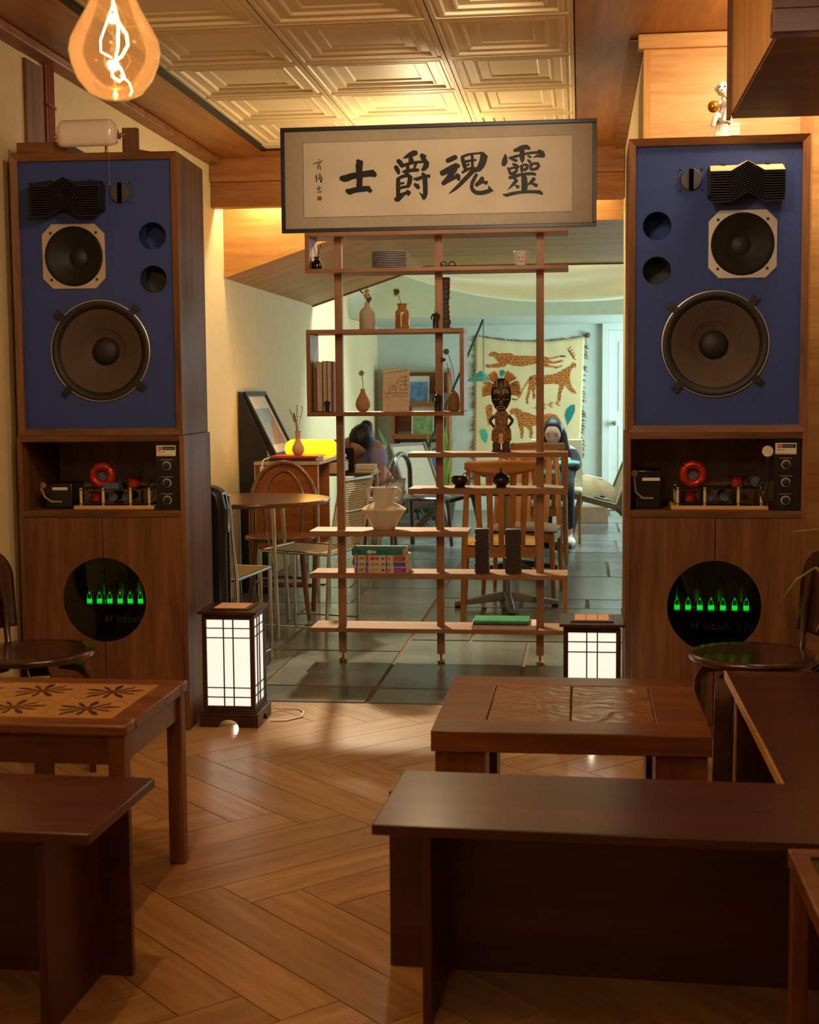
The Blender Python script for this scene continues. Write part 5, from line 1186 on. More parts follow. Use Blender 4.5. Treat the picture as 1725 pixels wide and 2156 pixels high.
# things on the desk
ZD = .8655
for i, (mt, dx, hh, lb) in enumerate([('cover_dark',0,.018,'dark large book at the bottom under the tan bud vase on the desk'),('logo_red',.012,.012,'red book under the tan bud vase on the desk')]):
    t = thing('book', lb, 'book', (-1.745+dx, 8.48, ZD+.0185*i), .0, 'books on the desk')
    part(t, 'cover', MB().box(-.155,.14,-.11,.11,0,.002).box(-.155,.14,-.11,.11,hh-.002,hh).box(-.155,.14,-.1105,-.108,.002,hh-.002), mt); part(t, 'pages', MB().box(-.15,.148,-.107,.108,.0022,hh-.0022), 'page_cream')
t = thing('bud_vase', 'tan bottle vase with dry twigs in front of the glowing pill lamp', 'vase', (-1.735, 8.47, ZD+.031))
part(t, 'vase_body', MB().lathe([(.02,0),(.03,.008),(.038,.03),(.036,.05),(.024,.075),(.016,.095),(.015,.13),(.021,.15),(.017,.15),(.010,.12),(0,.1)], n=28), 'clay', smooth=50)
mb = MB()
for k in range(6):
    a = random.uniform(-.28,.32); top = Vector((math.sin(a)*.2, random.uniform(-.02,.02), .15+random.uniform(.08,.17))); mb.tube([(0,0,.12), Vector((top.x*.4,0,.2)), top], .0013, 5)
    for j in range(5): mb.sph(Vector((0,0,.15)).lerp(top, .55+.1*j)+Vector((random.uniform(-.004,.004),0,0)), (.0028,.0028,.006), 6, 4)
part(t, 'twigs', mb, 'straw_brown', kind='stuff')
emit('pill_glow', 'ff9a12', 2.6)
pl_ = thing('pill_lamp', 'glowing yellow-orange capsule table lamp on the desk', 'lamp', (-1.70, 8.72, ZD))
mb = MB(); R0 = .058; hl_ = .115
prof_ = [(R0*math.sin(a), -hl_-R0*math.cos(a)) for a in [PI/2*k/8 for k in range(9)]]+[(R0*math.sin(a), hl_+R0*-math.cos(a)) for a in [PI/2+PI/2*k/8 for k in range(9)]]
part(pl_, 'glowing_body', MB().lathe(prof_, (0,0,R0+.004), 32, 'X'), 'pill_glow', smooth=80); part(pl_, 'base', MB().box(-.06,.06,-.02,.02,0,.006), 'white_plastic')
part(pl_, 'plug_lead', MB().tube([(-.14,-.02,.012),(-.218,-.10,.012),(-.222,-.36,.012),(-.222,-.425,.0),(-.222,-.432,-.03)], .004, 6).box(-.234,-.21,-.445,-.426,-.06,-.028), 'white_plastic')
lamp('POINT', 'pill_light', (-1.70, 8.72, ZD+.2), (1, .48, .08), 3.0, .09)
# leaning framed picture and black slab filling the gap behind it
plain('photo_sky', '8aa0b0', .6, var=.08); plain('photo_tan', 'a8764a', .6, var=.25, vscale=20); plain('photo_white', 'cfcbbf', .7)
fr_ = thing('framed_picture', 'black-framed picture of an arched figure leaning on the wall on the desk', 'picture', (-1.93, 8.72, ZD+.002))
tilt = Matrix.Rotation(-.46, 4, 'Y')      # lean back towards -X
def FR(mb): return mb.xf(tilt)
def fbox(y0, y1, z0, z1, x0=0, x1=.02): return MB().box(x0, x1, y0, y1, z0, z1)
part(fr_, 'frame', FR(MB().box(-.03,.012,0,.03,0,.47).box(-.03,.012,.57,.60,0,.47).box(-.03,.012,.03,.57,0,.03).box(-.03,.012,.03,.57,.44,.47)), 'frame_black', bevel=.002)
part(fr_, 'mount', FR(MB().box(-.02,-.004,.03,.57,.03,.44)), 'photo_white')
part(fr_, 'print', FR(MB().box(-.004,-.003,.10,.50,.09,.35)), 'photo_sky')
part(fr_, 'print_figure', FR(MB().prism([(.20,.09),(.5,.09),(.5,.35),(.46,.35),(.44,.27),(.36,.24),(.28,.18)], 'YZ', -.003, -.002)), 'photo_tan')
solo('black_gap_slab', 'tall black slab filling the gap between the left wall and the leaning picture', 'board', MB().prism([(-2.16,0),(-1.985,0),(-1.985,.93),(-2.145,1.29),(-2.16,1.29)], 'XZ', -.012, .012).xf(Matrix.Translation((2.08,0,0))), 'frame_black', (-2.08, 8.69, 0), 0)
# laptop and books by the seated reader
plain('laptop_dark', '1a1718', .4); plain('sticker_orange', 'b5502c', .6); plain('teal_cover', '4f9a90', .5)
lt = thing('laptop', 'open black laptop with orange stickers on its lid on the desk end', 'laptop', (-1.715, 9.76, .7158), .12)
part(lt, 'keyboard_base', MB().box(-.12,.12,.0,.22,0,.016), 'laptop_dark', bevel=.003)
ld = part(lt, 'lid', MB().hexa([(-.12,-.01,.012),(.12,-.01,.012),(.12,.0,.012),(-.12,.0,.012),(-.12,-.07,.172),(.12,-.07,.172),(.12,-.06,.172),(-.12,-.06,.172)]), 'laptop_dark')
part(ld, 'sticker', MB().hexa([(.03,-.0285,.06),(.09,-.0285,.06),(.09,-.027,.06),(.03,-.027,.06),(.03,-.046,.12),(.09,-.046,.12),(.09,-.044,.12),(.03,-.044,.12)]).hexa([(.0,-.0535,.145),(.08,-.0535,.145),(.08,-.052,.145),(.0,-.052,.145),(.0,-.062,.175),(.08,-.062,.175),(.08,-.06,.175),(.0,-.06,.175)]), 'sticker_orange')
dk2 = thing('reading_table', 'small brown reading table with laptop and books at the end of the desk', 'table', (-1.73, 9.80, 0))
part(dk2, 'table_top', MB().box(-.28,.285,-.23,.21,.697,.715), 'bentwood', bevel=.002)
for x_ in (-.26,.265):
    for y_ in (-.21,.19): part(dk2, 'leg', MB().cyl((x_,y_,0),(x_,y_,.6968),.011,n=10), 'chrome')
for i, (mt, hh) in enumerate((('teal_cover',.025),('photo_white',.03))):
    t = thing('book', ('teal book lying on the reading table beside the reader','pale book lying on the teal book beside the reader')[i], 'book', (-1.50, 9.72, .7158+.0255*i), .1*i, 'books beside the reader')
    part(t, 'cover', MB().box(-.07,.07,-.1,.1,0,.003).box(-.07,.07,-.1,.1,hh-.003,hh).box(-.07,-.067,-.1,.1,.003,hh-.003), mt); part(t, 'pages', MB().box(-.066,.069,-.098,.098,.0032,hh-.0032), 'paper')

# ================================================================== CENTRE: PEDESTAL TABLES AND OAK CHAIRS
def ped_table(label, loc, r, dark=False, rz=.0):
    t = thing('pedestal_table', label, 'table', loc, rz, 'mint round pedestal tables')
    part(t, 'table_top', MB().lathe([(0,.702),(r-.01,.702),(r,.708),(r,.716),(r-.005,.72),(0,.72)], n=44), 'mint_top', smooth=40)
    part(t, 'under_rim', MB().lathe([(0,.684),(r-.05,.684),(r-.012,.7015),(0,.7015)], n=44), 'mint_edge', smooth=40)
    part(t, 'column', MB().cyl((0,0,.06),(0,0,.6835),.024,n=18), 'steel', smooth=50)
    for k in range(4):
        a = PI/2*k+.15; d = Vector((math.cos(a), math.sin(a), 0)); x = Vector((-d.y, d.x, 0))
        f_ = part(t, 'foot_arm', MB().hexa([d*.0-x*.022+Vector((0,0,.045)), d*.0+x*.022+Vector((0,0,.045)), d*.31+x*.016+Vector((0,0,.012)), d*.31-x*.016+Vector((0,0,.012)), d*.0-x*.022+Vector((0,0,.10)), d*.0+x*.022+Vector((0,0,.10)), d*.31+x*.016+Vector((0,0,.04)), d*.31-x*.016+Vector((0,0,.04))]), 'black_gloss' if dark else 'steel', bevel=.004)
        part(f_, 'glide', MB().cyl(d*.29, d*.29+Vector((0,0,.0125)), .02, n=12), 'black_matte')
    return t
ped_table('mint round table on a steel cross base nearest the tall open shelf', (-.43, 8.20, 0), .325)
ped_table('mint round table with black feet behind the grey-cushioned oak chair', (-.44, 9.78, 0), .30, True, .3)
ped_table('mint round table where the long-haired reader sits', (-.30, 11.05, 0), .30, True, .6)
def oak_chair(label, loc, rz, seat):
    """faces +Y; back at -Y"""
    t = thing('oak_chair', label, 'chair', loc, rz, 'oak slat-back chairs')
    w = .205
    for s in (-1,1):
        part(t, 'back_leg', MB().tube([(s*(w+.012),-.235,0),(s*w,-.20,.44),(s*(w-.012),-.235,.70),(s*(w-.03),-.27,.90)], [.013,.018,.016,.013], 8), 'oakchair_z', smooth=50)
        part(t, 'front_leg', MB().tube([(s*(w+.015),.21,0),(s*(w-.002),.19,.40)], [.013,.019], 8), 'oakchair_z', smooth=50)
        part(t, 'side_rail', MB().bar((s*w,-.19,.385),(s*w,.19,.385),.022,.06), 'oakchair_x')
    part(t, 'front_rail', MB().bar((-w,.19,.385),(w,.19,.385),.022,.06), 'oakchair_x'); part(t, 'rear_rail', MB().bar((-w,-.20,.385),(w,-.20,.385),.022,.06), 'oakchair_x')
    part(t, 'seat_cushion', MB().grid(lambda u, v: (.235*(2*u-1)*(1-.06*(1-v)), -.205+.43*v, .425+.03*(1-(2*u-1)**4)*(1-(2*v-1)**4)), 16, 16).grid(lambda u, v: (.235*(2*u-1)*(1-.06*(1-v)), -.205+.43*v, .4165), 16, 16), seat, smooth=70)
    def rail(u, v): 
        x = (u-.5)*.40; return (x, -.27-.028*(1-(2*u-1)**2)+.004*v, .905-.085*v*(1-.55*abs(2*u-1)**2)-.012*abs(2*u-1)**2)
    r_ = part(t, 'crest_rail', MB().grid(rail, 14, 4), 'oakchair_x', smooth=60); sd = r_.modifiers.new('solid', 'SOLIDIFY'); sd.thickness = .02; sd.offset = 0
    for k in range(5):
        x = -.135+.0675*k; part(t, 'back_slat', MB().hexa([(x*.86-.015,-.205,.40),(x*.86+.015,-.205,.40),(x*.86+.015,-.195,.40),(x*.86-.015,-.195,.40),(x-.019,-.30+abs(x)*.12,.85),(x+.019,-.30+abs(x)*.12,.85),(x+.019,-.288+abs(x)*.12,.85),(x-.019,-.288+abs(x)*.12,.85)]), 'oakchair_z', bevel=.002)
    return t
oak_chair('oak slat-back chair with a cream seat right behind the tall open shelf', (-.445, 7.93, 0), .05, 'seat_cream')
oak_chair('oak slat-back chair with a grey-brown seat facing the shelf across the mint table', (-.355, 8.72, 0), PI-.1, 'seat_grey')
oak_chair('oak slat-back chair with its back to the shelf at the long-haired reader\'s table', (-.32, 10.47, 0), .04, 'seat_grey')

# ================================================================== LOUNGE CHAIRS
def lounge(label, loc, rz):
    """faces -X; origin at floor under the seat centre"""
    t = thing('lounge_chair', label, 'chair', loc, rz, 'woven lounge chairs'); w = .29
    for s in (-1,1):
        y = s*w
        part(t, 'seat_beam', MB().bar((-.32,y,.36),(.14,y,.235),.032,.05), 'lounge_wood'); part(t, 'back_beam', MB().bar((.10,y,.22),(.33,y,.80),.032,.045), 'lounge_wood')
        part(t, 'front_leg', MB().bar((-.22,y,.33),(-.31,y,.0),.034,.05), 'lounge_wood'); part(t, 'rear_leg', MB().bar((.10,y,.28),(.38,y,.0),.034,.055), 'lounge_wood')
    for x_, z_ in ((-.32,.36),(.325,.79),(.12,.23)): part(t, 'cross_rail', MB().bar((x_,-w,z_),(x_,w,z_),.03,.03), 'lounge_wood')
    for nm, a, b_ in (('seat_weave',(-.32,.375),(.12,.255)),('back_weave',(.13,.28),(.33,.795))):
        d = Vector((b_[0]-a[0],0,b_[1]-a[1])); nn = Vector((-d.z,0,d.x)).normalized()*.012
        q_ = [Vector((a[0],-w-.015,a[1])),Vector((b_[0],-w-.015,b_[1])),Vector((b_[0],w+.015,b_[1])),Vector((a[0],w+.015,a[1]))]
        part(t, nm, MB().hexa([p-nn for p in q_]+[p+nn for p in q_]), 'cord_weave', bevel=.005)
    return t
wood('lounge_wood', '3a2818', '5e4328', 'X', .45)
lounge('woven lounge chair with a beige coat heaped on its seat beside the white door', (.19, 12.62, 0), .12)
lounge('woven lounge chair facing the cheetah tapestry in front of the snake plant', (-1.30, 12.6, 0), PI-.45)
plain('coat_beige', 'a8926c', .9, var=.15, bmp=.2, bscale=30)
ct = thing('folded_coat', 'beige coat heaped on the woven lounge chair', 'coat', (.06, 12.60, .352))
def coat(u, v):
    a = 2*PI*u; r_ = (.23+.03*math.sin(3*a+1))*math.sin(PI*min(1, .08+.92*(1-v))/2)**.6
    return (r_*math.cos(a)*1.0+.02, r_*math.sin(a)*.9, -.055*(r_*math.cos(a))/.22+ .16*math.sin(PI/2*v)+.02*math.sin(5*a+4*v)*(1-v))
part(ct, 'cloth', MB().grid(coat, 40, 14), 'coat_beige', smooth=80)
part(ct, 'paper_sheet', MB().hexa([(-.02,-.06,.165),(.14,-.06,.13),(.14,.08,.13),(-.02,.08,.165),(-.02,-.06,.169),(.14,-.06,.134),(.14,.08,.134),(-.02,.08,.169)]), 'paper')
# dark armchair between reader and lounge chair
dc = thing('dark_chair', 'dark brown armchair with a hooped back beside the lavender-shirted reader', 'chair', (-1.44, 11.3, 0), 1.35)
part(dc, 'back_hoop', MB().tube([(-.22,.0,0),(-.22,.02,.55)]+[(.20*math.cos(a)*1.1, .02, .60+.17*math.sin(a)) for a in [PI-PI*k/12 for k in range(13)]]+[(.22,.02,.55),(.22,0,0)], .022, 10), 'darkchair', smooth=60)
part(dc, 'seat', MB().lathe([(0,.40),(.2,.40),(.22,.42),(.2,.44),(0,.44)], (0,-.19,0), 30), 'darkchair', smooth=50)
for s in (-1,1): part(dc, 'leg', MB().tube([(s*.15,-.33,.41),(s*.17,-.36,0)], .016, 8), 'darkchair')
cc = thing('cream_chair', 'cream woven-back chair behind the long-haired reader', 'chair', (-.20, 12.02, 0), PI)
part(cc, 'backrest', MB().box(-.22,.22,-.02,.01,.45,.86), 'seat_weave_cream' if 'seat_weave_cream' in M else plain('seat_weave_cream', 'c8bd98', .8, var=.2, vscale=120, bmp=.4, bscale=100), bevel=.008)
part(cc, 'seat', MB().box(-.22,.22,.0,.42,.42,.45), 'seat_weave_cream', bevel=.008)
for x in (-.2,.2):
    for y in (.02,.4): part(cc, 'leg', MB().cyl((x,y,0),(x,y,.4195),.014,n=10), 'oakchair_z')
# fabric storage box by the door
solo('floor_box', 'brown cardboard box on the floor behind the coat-laden lounge chair', 'box', MB().box(-.16,.16,-.12,.12,0,.16), 'cover_tan', (.10, 13.55, 0), .1, bevel=.004)

# ================================================================== BACK WALL THINGS
# tapestry
plain('tap_cloth', 'e0cd9a', .9, var=.06, vscale=5, bmp=.15, bscale=120); plain('tap_orange', 'c4732a', .9, var=.08); plain('tap_teal', '1f7c78', .9, var=.12); plain('tap_mint', '4fae98', .9, var=.1); plain('tap_dark', '2c2418', .9); plain('tap_coral', 'c87a4a', .9); plain('fringe', '7a5a48', .95, var=.35, vscale=60)
YT = 14.884
def T3(x, y): return P(980+x/5.39, 680+y/5.39, Y=YT)
tp = thing('tapestry', 'yellow wall tapestry woven with spotted orange cheetahs and teal leaves', 'tapestry', T3(730, 1900))
tl_, tr_, br_, bl_ = T3(115,145), T3(1358,150), T3(1290,1950), T3(95,1950)
def cloth(u, v):
    top = tl_.lerp(tr_, u); bot = bl_.lerp(br_, u); p = bot.lerp(top, v)
    sag = .05*(1-(2*u-1)**2)*v**3*1.2
    return Vector((p.x, YT+.007+.0015*math.sin(u*40)*v*v+.002*math.sin(9*(u-v)), p.z-sag))
co = part(tp, 'cloth', W(MB().grid(cloth, 40, 40), tp.location), 'tap_cloth', smooth=80); sd = co.modifiers.new('solid', 'SOLIDIFY'); sd.thickness = .004
CH = [[(265,375),(290,330),(330,325),(380,345),(520,345),(580,375),(700,375),(800,380),(890,375),(950,395),(1075,370),(1075,385),(960,415),(930,410),(1000,440),(1110,415),(1110,440),(1000,465),(930,450),(960,480),(1040,495),(1100,475),(1105,495),(1050,510),(900,500),(800,465),(640,495),(540,480),(470,460),(450,500),(330,505),(240,505),(230,475),(330,465),(390,455),(360,420),(340,390),(290,378)],
 [(740,605),(800,585),(890,595),(980,590),(1080,550),(1150,510),(1200,480),(1225,445),(1260,460),(1258,510),(1235,500),(1205,530),(1190,580),(1185,650),(1210,720),(1265,790),(1250,805),(1200,780),(1140,710),(1118,680),(1120,720),(1090,800),(1085,870),(1070,880),(1050,860),(1060,790),(1080,700),(1000,690),(900,695),(800,720),(790,780),(800,850),(770,870),(765,800),(755,740),(730,800),(710,900),(720,920),(690,920),(695,830),(720,740),(728,660)],
 [(505,1000),(530,965),(600,970),(640,1000),(720,1020),(800,1055),(890,1040),(960,1025),(1030,1040),(1070,1090),(1075,1170),(1050,1290),(1000,1290),(990,1200),(900,1130),(800,1165),(760,1170),(765,1250),(755,1300),(735,1300),(740,1230),(700,1180),(660,1160),(665,1230),(655,1310),(635,1310),(630,1230),(605,1150),(590,1090),(560,1040),(510,1030)],
 [(235,960),(270,920),(305,935),(310,1000),(300,1080),(285,1160),(260,1150),(250,1060)]]
def inside(p, poly):
    c = False; j = len(poly)-1
    for i in range(len(poly)):
        if (poly[i][1] > p[1]) != (poly[j][1] > p[1]) and p[0] < (poly[j][0]-poly[i][0])*(p[1]-poly[i][1])/(poly[j][1]-poly[i][1])+poly[i][0]: c = not c
        j = i
    return c
def flat(poly, d=.0): 
    q_ = [T3(*p)-tp.location+Vector((0,.001-d,0)) for p in poly]; n = len(q_)
    return MB().add(q_+[p+Vector((0,-.0015,0)) for p in q_], [tuple(range(n)), tuple(range(2*n-1,n-1,-1))]+[(i,i+n,(i+1) % n+n,(i+1) % n) for i in range(n)])
for poly in CH:
    c_ = part(tp, 'cheetah', flat(poly), 'tap_orange'); mb = MB()
    xs = [p[0] for p in poly]; ys = [p[1] for p in poly]
    for gx in range(int(min(xs)), int(max(xs)), 34):
        for gy in range(int(min(ys)), int(max(ys)), 30):
            p = (gx+random.uniform(-9,9)+(17 if (gy//30) % 2 else 0), gy+random.uniform(-8,8))
            if inside(p, poly): mb.lathe([(.0075,0),(.0075,-.001),(0,-.001)], T3(*p)-tp.location+Vector((0,-.0006,0)), 6, 'Y')
    part(c_, 'spots', mb, 'tap_dark', kind='stuff')
mb = MB().stroke([(585,872,7),(620,830,8),(660,740,8),(700,680,9),(742,620,12)], lambda x, y: T3(x,y)-tp.location+Vector((0,.001,0)), Vector((0,-.0015,0)))
part(tp, 'cheetah_tail', mb, 'tap_orange', smooth=None)
part(tp, 'tail_tip', flat([(1075,366),(1140,372),(1140,386),(1078,386)], .001), 'tap_dark'); part(tp, 'tail_tip', flat([(530,855),(580,868),(575,880),(528,868)], .001), 'tap_dark')
for poly, mt in (([(1245,925),(1200,930),(1150,980),(1130,1050),(1160,1165),(1210,1080),(1245,1000)],'tap_teal'),([(165,1230),(190,1200),(235,1210),(260,1280),(240,1370),(190,1320)],'tap_mint'),([(395,545),(430,530),(455,555),(440,590),(410,620),(395,580)],'tap_teal')):
    part(tp, 'woven_leaf', flat(poly), mt)
for a_, b_ in (((760,970),(1080,900)),((1160,290),(1230,400))):
    mb = MB().stroke([(a_[0],a_[1],3),(b_[0],b_[1],3)], lambda x, y: T3(x,y)-tp.location+Vector((0,.001,0)), Vector((0,-.0015,0)))
    for k in range(4):
        cx_, cy_ = a_[0]+(b_[0]-a_[0])*(k+.5)/4, a_[1]+(b_[1]-a_[1])*(k+.5)/4
        for s in (-1,1): mb.stroke([(cx_,cy_,4),(cx_+18,cy_+s*22,9),(cx_+40,cy_+s*30,2)], lambda x, y: T3(x,y)-tp.location+Vector((0,.001,0)), Vector((0,-.0015,0)))
    part(tp, 'woven_sprig', mb, 'tap_coral', smooth=None)
mb = MB()
for k in range(260):
    u = random.random(); e_ = k % 3
    p = cloth(u, 1) if e_ == 0 else cloth(0 if e_ == 1 else 1, u)
    d = Vector((random.uniform(-.5,.5), random.uniform(-.6,0), .7 if e_ == 0 else random.uniform(-.8,.3))) + Vector((0 if e_ == 0 else (-1 if e_ == 1 else 1), 0, 0))
    p = p-tp.location; mb.tube([p, p+d*.02, p+d*.035+Vector((0,0,-.015))], [.005,.004,.001], 4)
mb.sph(tr_-tp.location+Vector((.03,-.02,.01)), .03, 8, 6)
part(tp, 'fringe', mb, 'fringe', kind='stuff')
for q_ in (tl_, tr_): part(tp, 'nail', MB().cyl((q_.x, YB-.0002, q_.z), (q_.x, YT+.008, q_.z), .006, n=8).xf(Matrix.Translation(-tp.location)), 'steel')
# magazine shelf
ms = thing('magazine_rack', 'orange-brown wooden magazine rack against the back wall', 'shelf', (-1.67, 14.70, 0))
for x in (-.305,.285): part(ms, 'side_board', MB().box(x,x+.02,-.13,.18,0,1.52), 'orangewood_x')
for z in (.10,.44,.78,1.12): part(ms, 'tilted_shelf', MB().box(-.2845,.2845,-.13,.16,z,z+.018), 'orangewood_x'); part(ms, 'stop_strip', MB().box(-.2845,.2845,-.145,-.131,z,z+.05), 'orangewood_x')
for z in (.28,.62,.965,1.36): part(ms, 'back_slat', MB().box(-.2845,.2845,.1605,.18,z-.10,z+.12), 'orangewood_x')
plain('mag_blue', '5a80b0', .5, var=.5, vscale=14); plain('mag_scene', '7f9a6a', .5, var=.5, vscale=14); plain('mag_cover_dark', '5a3a30', .5, var=.4, vscale=18)
def mag(x, z, w_, h_, mt, lb):
    t = thing('magazine', lb, 'magazine', (-1.67+x, 14.60, z), 0, 'magazines on the rack')
    q_ = [(-w_/2,-.0,.001),(w_/2,-.0,.001),(w_/2,.008,.001),(-w_/2,.008,.001),(-w_/2,.06,h_),(w_/2,.06,h_),(w_/2,.068,h_),(-w_/2,.068,h_)]
    part(t, 'cover', MB().hexa(q_), 'photo_white'); i_ = .015
    part(t, 'cover_picture', MB().hexa([(-w_/2+i_,.06*.1-.002,h_*.1),(w_/2-i_,.06*.1-.002,h_*.1),(w_/2-i_,.06*.1,h_*.1),(-w_/2+i_,.06*.1,h_*.1),(-w_/2+i_,.06*.8-.002,h_*.8),(w_/2-i_,.06*.8-.002,h_*.8),(w_/2-i_,.06*.8,h_*.8),(-w_/2+i_,.06*.8,h_*.8)]), mt)
mag(-.02, 1.139, .22, .30, 'mag_blue', 'blue portrait magazine on the upper rack shelf'); mag(.02, .799, .24, .32, 'mag_scene', 'green landscape magazine on the middle rack shelf'); mag(.23, .799, .1, .26, 'mag_cover_dark', 'narrow dark magazine at the end of the middle rack shelf'); mag(-.10, .459, .26, .28, 'paper', 'plain pale magazine on the low rack shelf'); mag(.18, .459, .16, .28, 'mag_blue', 'violet-blue magazine on the low rack shelf behind the snake plant')
t = thing('desk_clock', 'small silver clock ornament on the upper rack shelf', 'clock', (-1.48, 14.61, 1.139))
part(t, 'clock_body', MB().lathe([(.045,0),(.05,.02),(.03,.05),(.028,.12),(.045,.15),(.05,.19),(.02,.2)], n=20), 'steel', smooth=50); part(t, 'dial', MB().lathe([(.04,-.05),(.04,-.055),(0,-.055)], (0,0,.06), 20, 'Y'), 'photo_white')
# arched floor lamp
la = thing('arc_lamp', 'thin dark slanting-pole lamp with a teal metal shade hung on a cord', 'floor lamp', (-1.55, 13.5, 0))
part(la, 'pole', MB().cyl((-.12,0,.30),(.622,0,1.965),.012,n=10), 'tap_teal_metal' if 'tap_teal_metal' in M else plain('tap_teal_metal', '1c3a3c', .4, .3), smooth=50)
part(la, 'tripod_leg', MB().cyl((-.1,0,.34),(.10,-.25,0),.011,n=8), 'tap_teal_metal'); part(la, 'tripod_leg', MB().cyl((-.1,0,.34),(-.05,.26,0),.011,n=8), 'tap_teal_metal'); part(la, 'tripod_leg', MB().cyl((-.1,0,.34),(-.30,.0,0),.011,n=8), 'tap_teal_metal')
part(la, 'cord', MB().cyl((.622,0,1.965),(.622,0,1.46),.004,n=6), 'black_matte')
shd = part(la, 'shade', MB().lathe([(.02,1.47),(.03,1.455),(.14,1.385),(.142,1.37),(.136,1.37),(.02,1.45)], (.60,0,0), 30), 'teal_cover', smooth=50); part(shd, 'lit_rim', MB().lathe([(.10,1.372),(.1355,1.372),(.1355,1.3755),(.10,1.3755)], (.60,0,0), 30), 'shade_glow' if 'shade_glow' in M else emit('shade_glow', 'd8fff0', 1.6))
# plants in front of the rack
sl = []
for k in range(11):
    a = random.uniform(0, 2*PI); r_ = random.uniform(.0,.07); tx = random.uniform(-.16,.2); h_ = random.uniform(.5,.95)
    sl.append(([(r_*math.cos(a), r_*math.sin(a), .18),(r_*math.cos(a)+tx*.2, r_*math.sin(a), .18+h_*.4),(r_*math.cos(a)+tx*.5, r_*math.sin(a), .18+h_*.75),(r_*math.cos(a)+tx, r_*math.sin(a), .18+h_)], random.uniform(.028,.042)))
plain('leaf_lime', '7a9a2c', .45, var=.3, vscale=10); plain('leaf_mint', '4f9a6a', .4, var=.2, vscale=6)
plant('snake_plant', 'upright lime-edged snake plant in front of the magazine rack', (-1.36, 13.75, 0), sl, 'leaf_lime', .13, .2)
lp = [([(0,0,.2),(-.02,0,.5),(.02,0,.62)], .006), ([(.0,0,.62),(-.01,-.02,.72),(-.05,-.04,.82),(-.10,-.05,.93)], .075), ([(0,0,.2),(.1,0,.45),(.2,0,.5)], .05), ([(0,0,.2),(-.1,.05,.42),(-.2,.08,.42)], .05), ([(0,0,.2),(.12,-.05,.36),(.22,-.08,.30)], .05)]
plant('broadleaf_plant', 'broad mint-green leaf plant behind the lavender-shirted reader', (-1.83, 13.3, 0), lp, 'leaf_mint', .12, .22)
# draped ceiling cloth
plain('drape', 'ecdcb0', .9, var=.03, bmp=.05)
m_, nt_, b_ = M['drape'], M['drape'].node_tree, M['drape'].node_tree.nodes['Principled BSDF']
tr = nt_.nodes.new('ShaderNodeBsdfTranslucent'); tr.inputs[0].default_value = hx('dfe0d8'); mx = nt_.nodes.new('ShaderNodeMixShader'); mx.inputs[0].default_value = .5
nt_.links.new(b_.outputs[0], mx.inputs[1]); nt_.links.new(tr.outputs[0], mx.inputs[2]); nt_.links.new(mx.outputs[0], nt_.nodes['Material Output'].inputs[0])
def drape(u, v):
    X = -1.75+3.5*u; Y_ = 11.95+1.05*v
    sx_ = ((X-.0)/1.85)**2; low = 2.06+.33*sx_
    s = math.sin(PI*(v*.86+.08))
    z = low+(1-s)*.75+.028*math.sin(16*v+3*u*3)*(.4+abs(2*u-1))+.016*math.sin(34*v+9*u)
    return (X, Y_, z)
dp = thing('ceiling_drape', 'sagging pale yellow cloth draped under the back room ceiling', 'drape', (0, 12.2, 2.06))
o = part(dp, 'cloth', W(MB().grid(drape, 40, 44), dp.location), 'drape', smooth=80); sd = o.modifiers.new('solid', 'SOLIDIFY'); sd.thickness = .003

# ================================================================== PEOPLE
plain('skin', 'a8725a', .55, var=.06); plain('skin_pale', 'd0a08c', .55, var=.05); plain('hair_dark', '16110f', .5, var=.3, vscale=60, bmp=.4, bscale=90)
plain('shirt_lavender', '8f86ae', .9, var=.08, bmp=.1, bscale=60); plain('trouser_pale', 'a89484', .9, var=.06); plain('top_dark', '1d1a22', .85, var=.2); plain('jeans_dark', '20222c', .9); plain('lip', '9a5a50', .5)
def skin(par, name, V, E, mat, root, sub=2):
    names = list(V); me = bpy.data.meshes.new(name); me.from_pydata([V[n][0] for n in names], [(names.index(a), names.index(b)) for a, b in E], [])
    o = link(name, me, par); sm = o.modifiers.new('skin', 'SKIN'); sm.use_smooth_shade = True
    d = me.skin_vertices[0].data if len(me.skin_vertices) else None
    if d is None:
        bm = bmesh.new(); bm.from_mesh(me); bm.verts.layers.skin.verify(); bm.to_mesh(me); bm.free(); d = me.skin_vertices[0].data
    for i, n in enumerate(names):
        r_ = V[n][1]; d[i].radius = (r_, r_) if not isinstance(r_, tuple) else r_; d[i].use_root = (n == root)
    ss = o.modifiers.new('sub', 'SUBSURF'); ss.levels = sub; ss.render_levels = sub
    me.materials.append(M[mat]); return o
def lerpv(a, b, t): return tuple(x+(y-x)*t for x, y in zip(a, b))
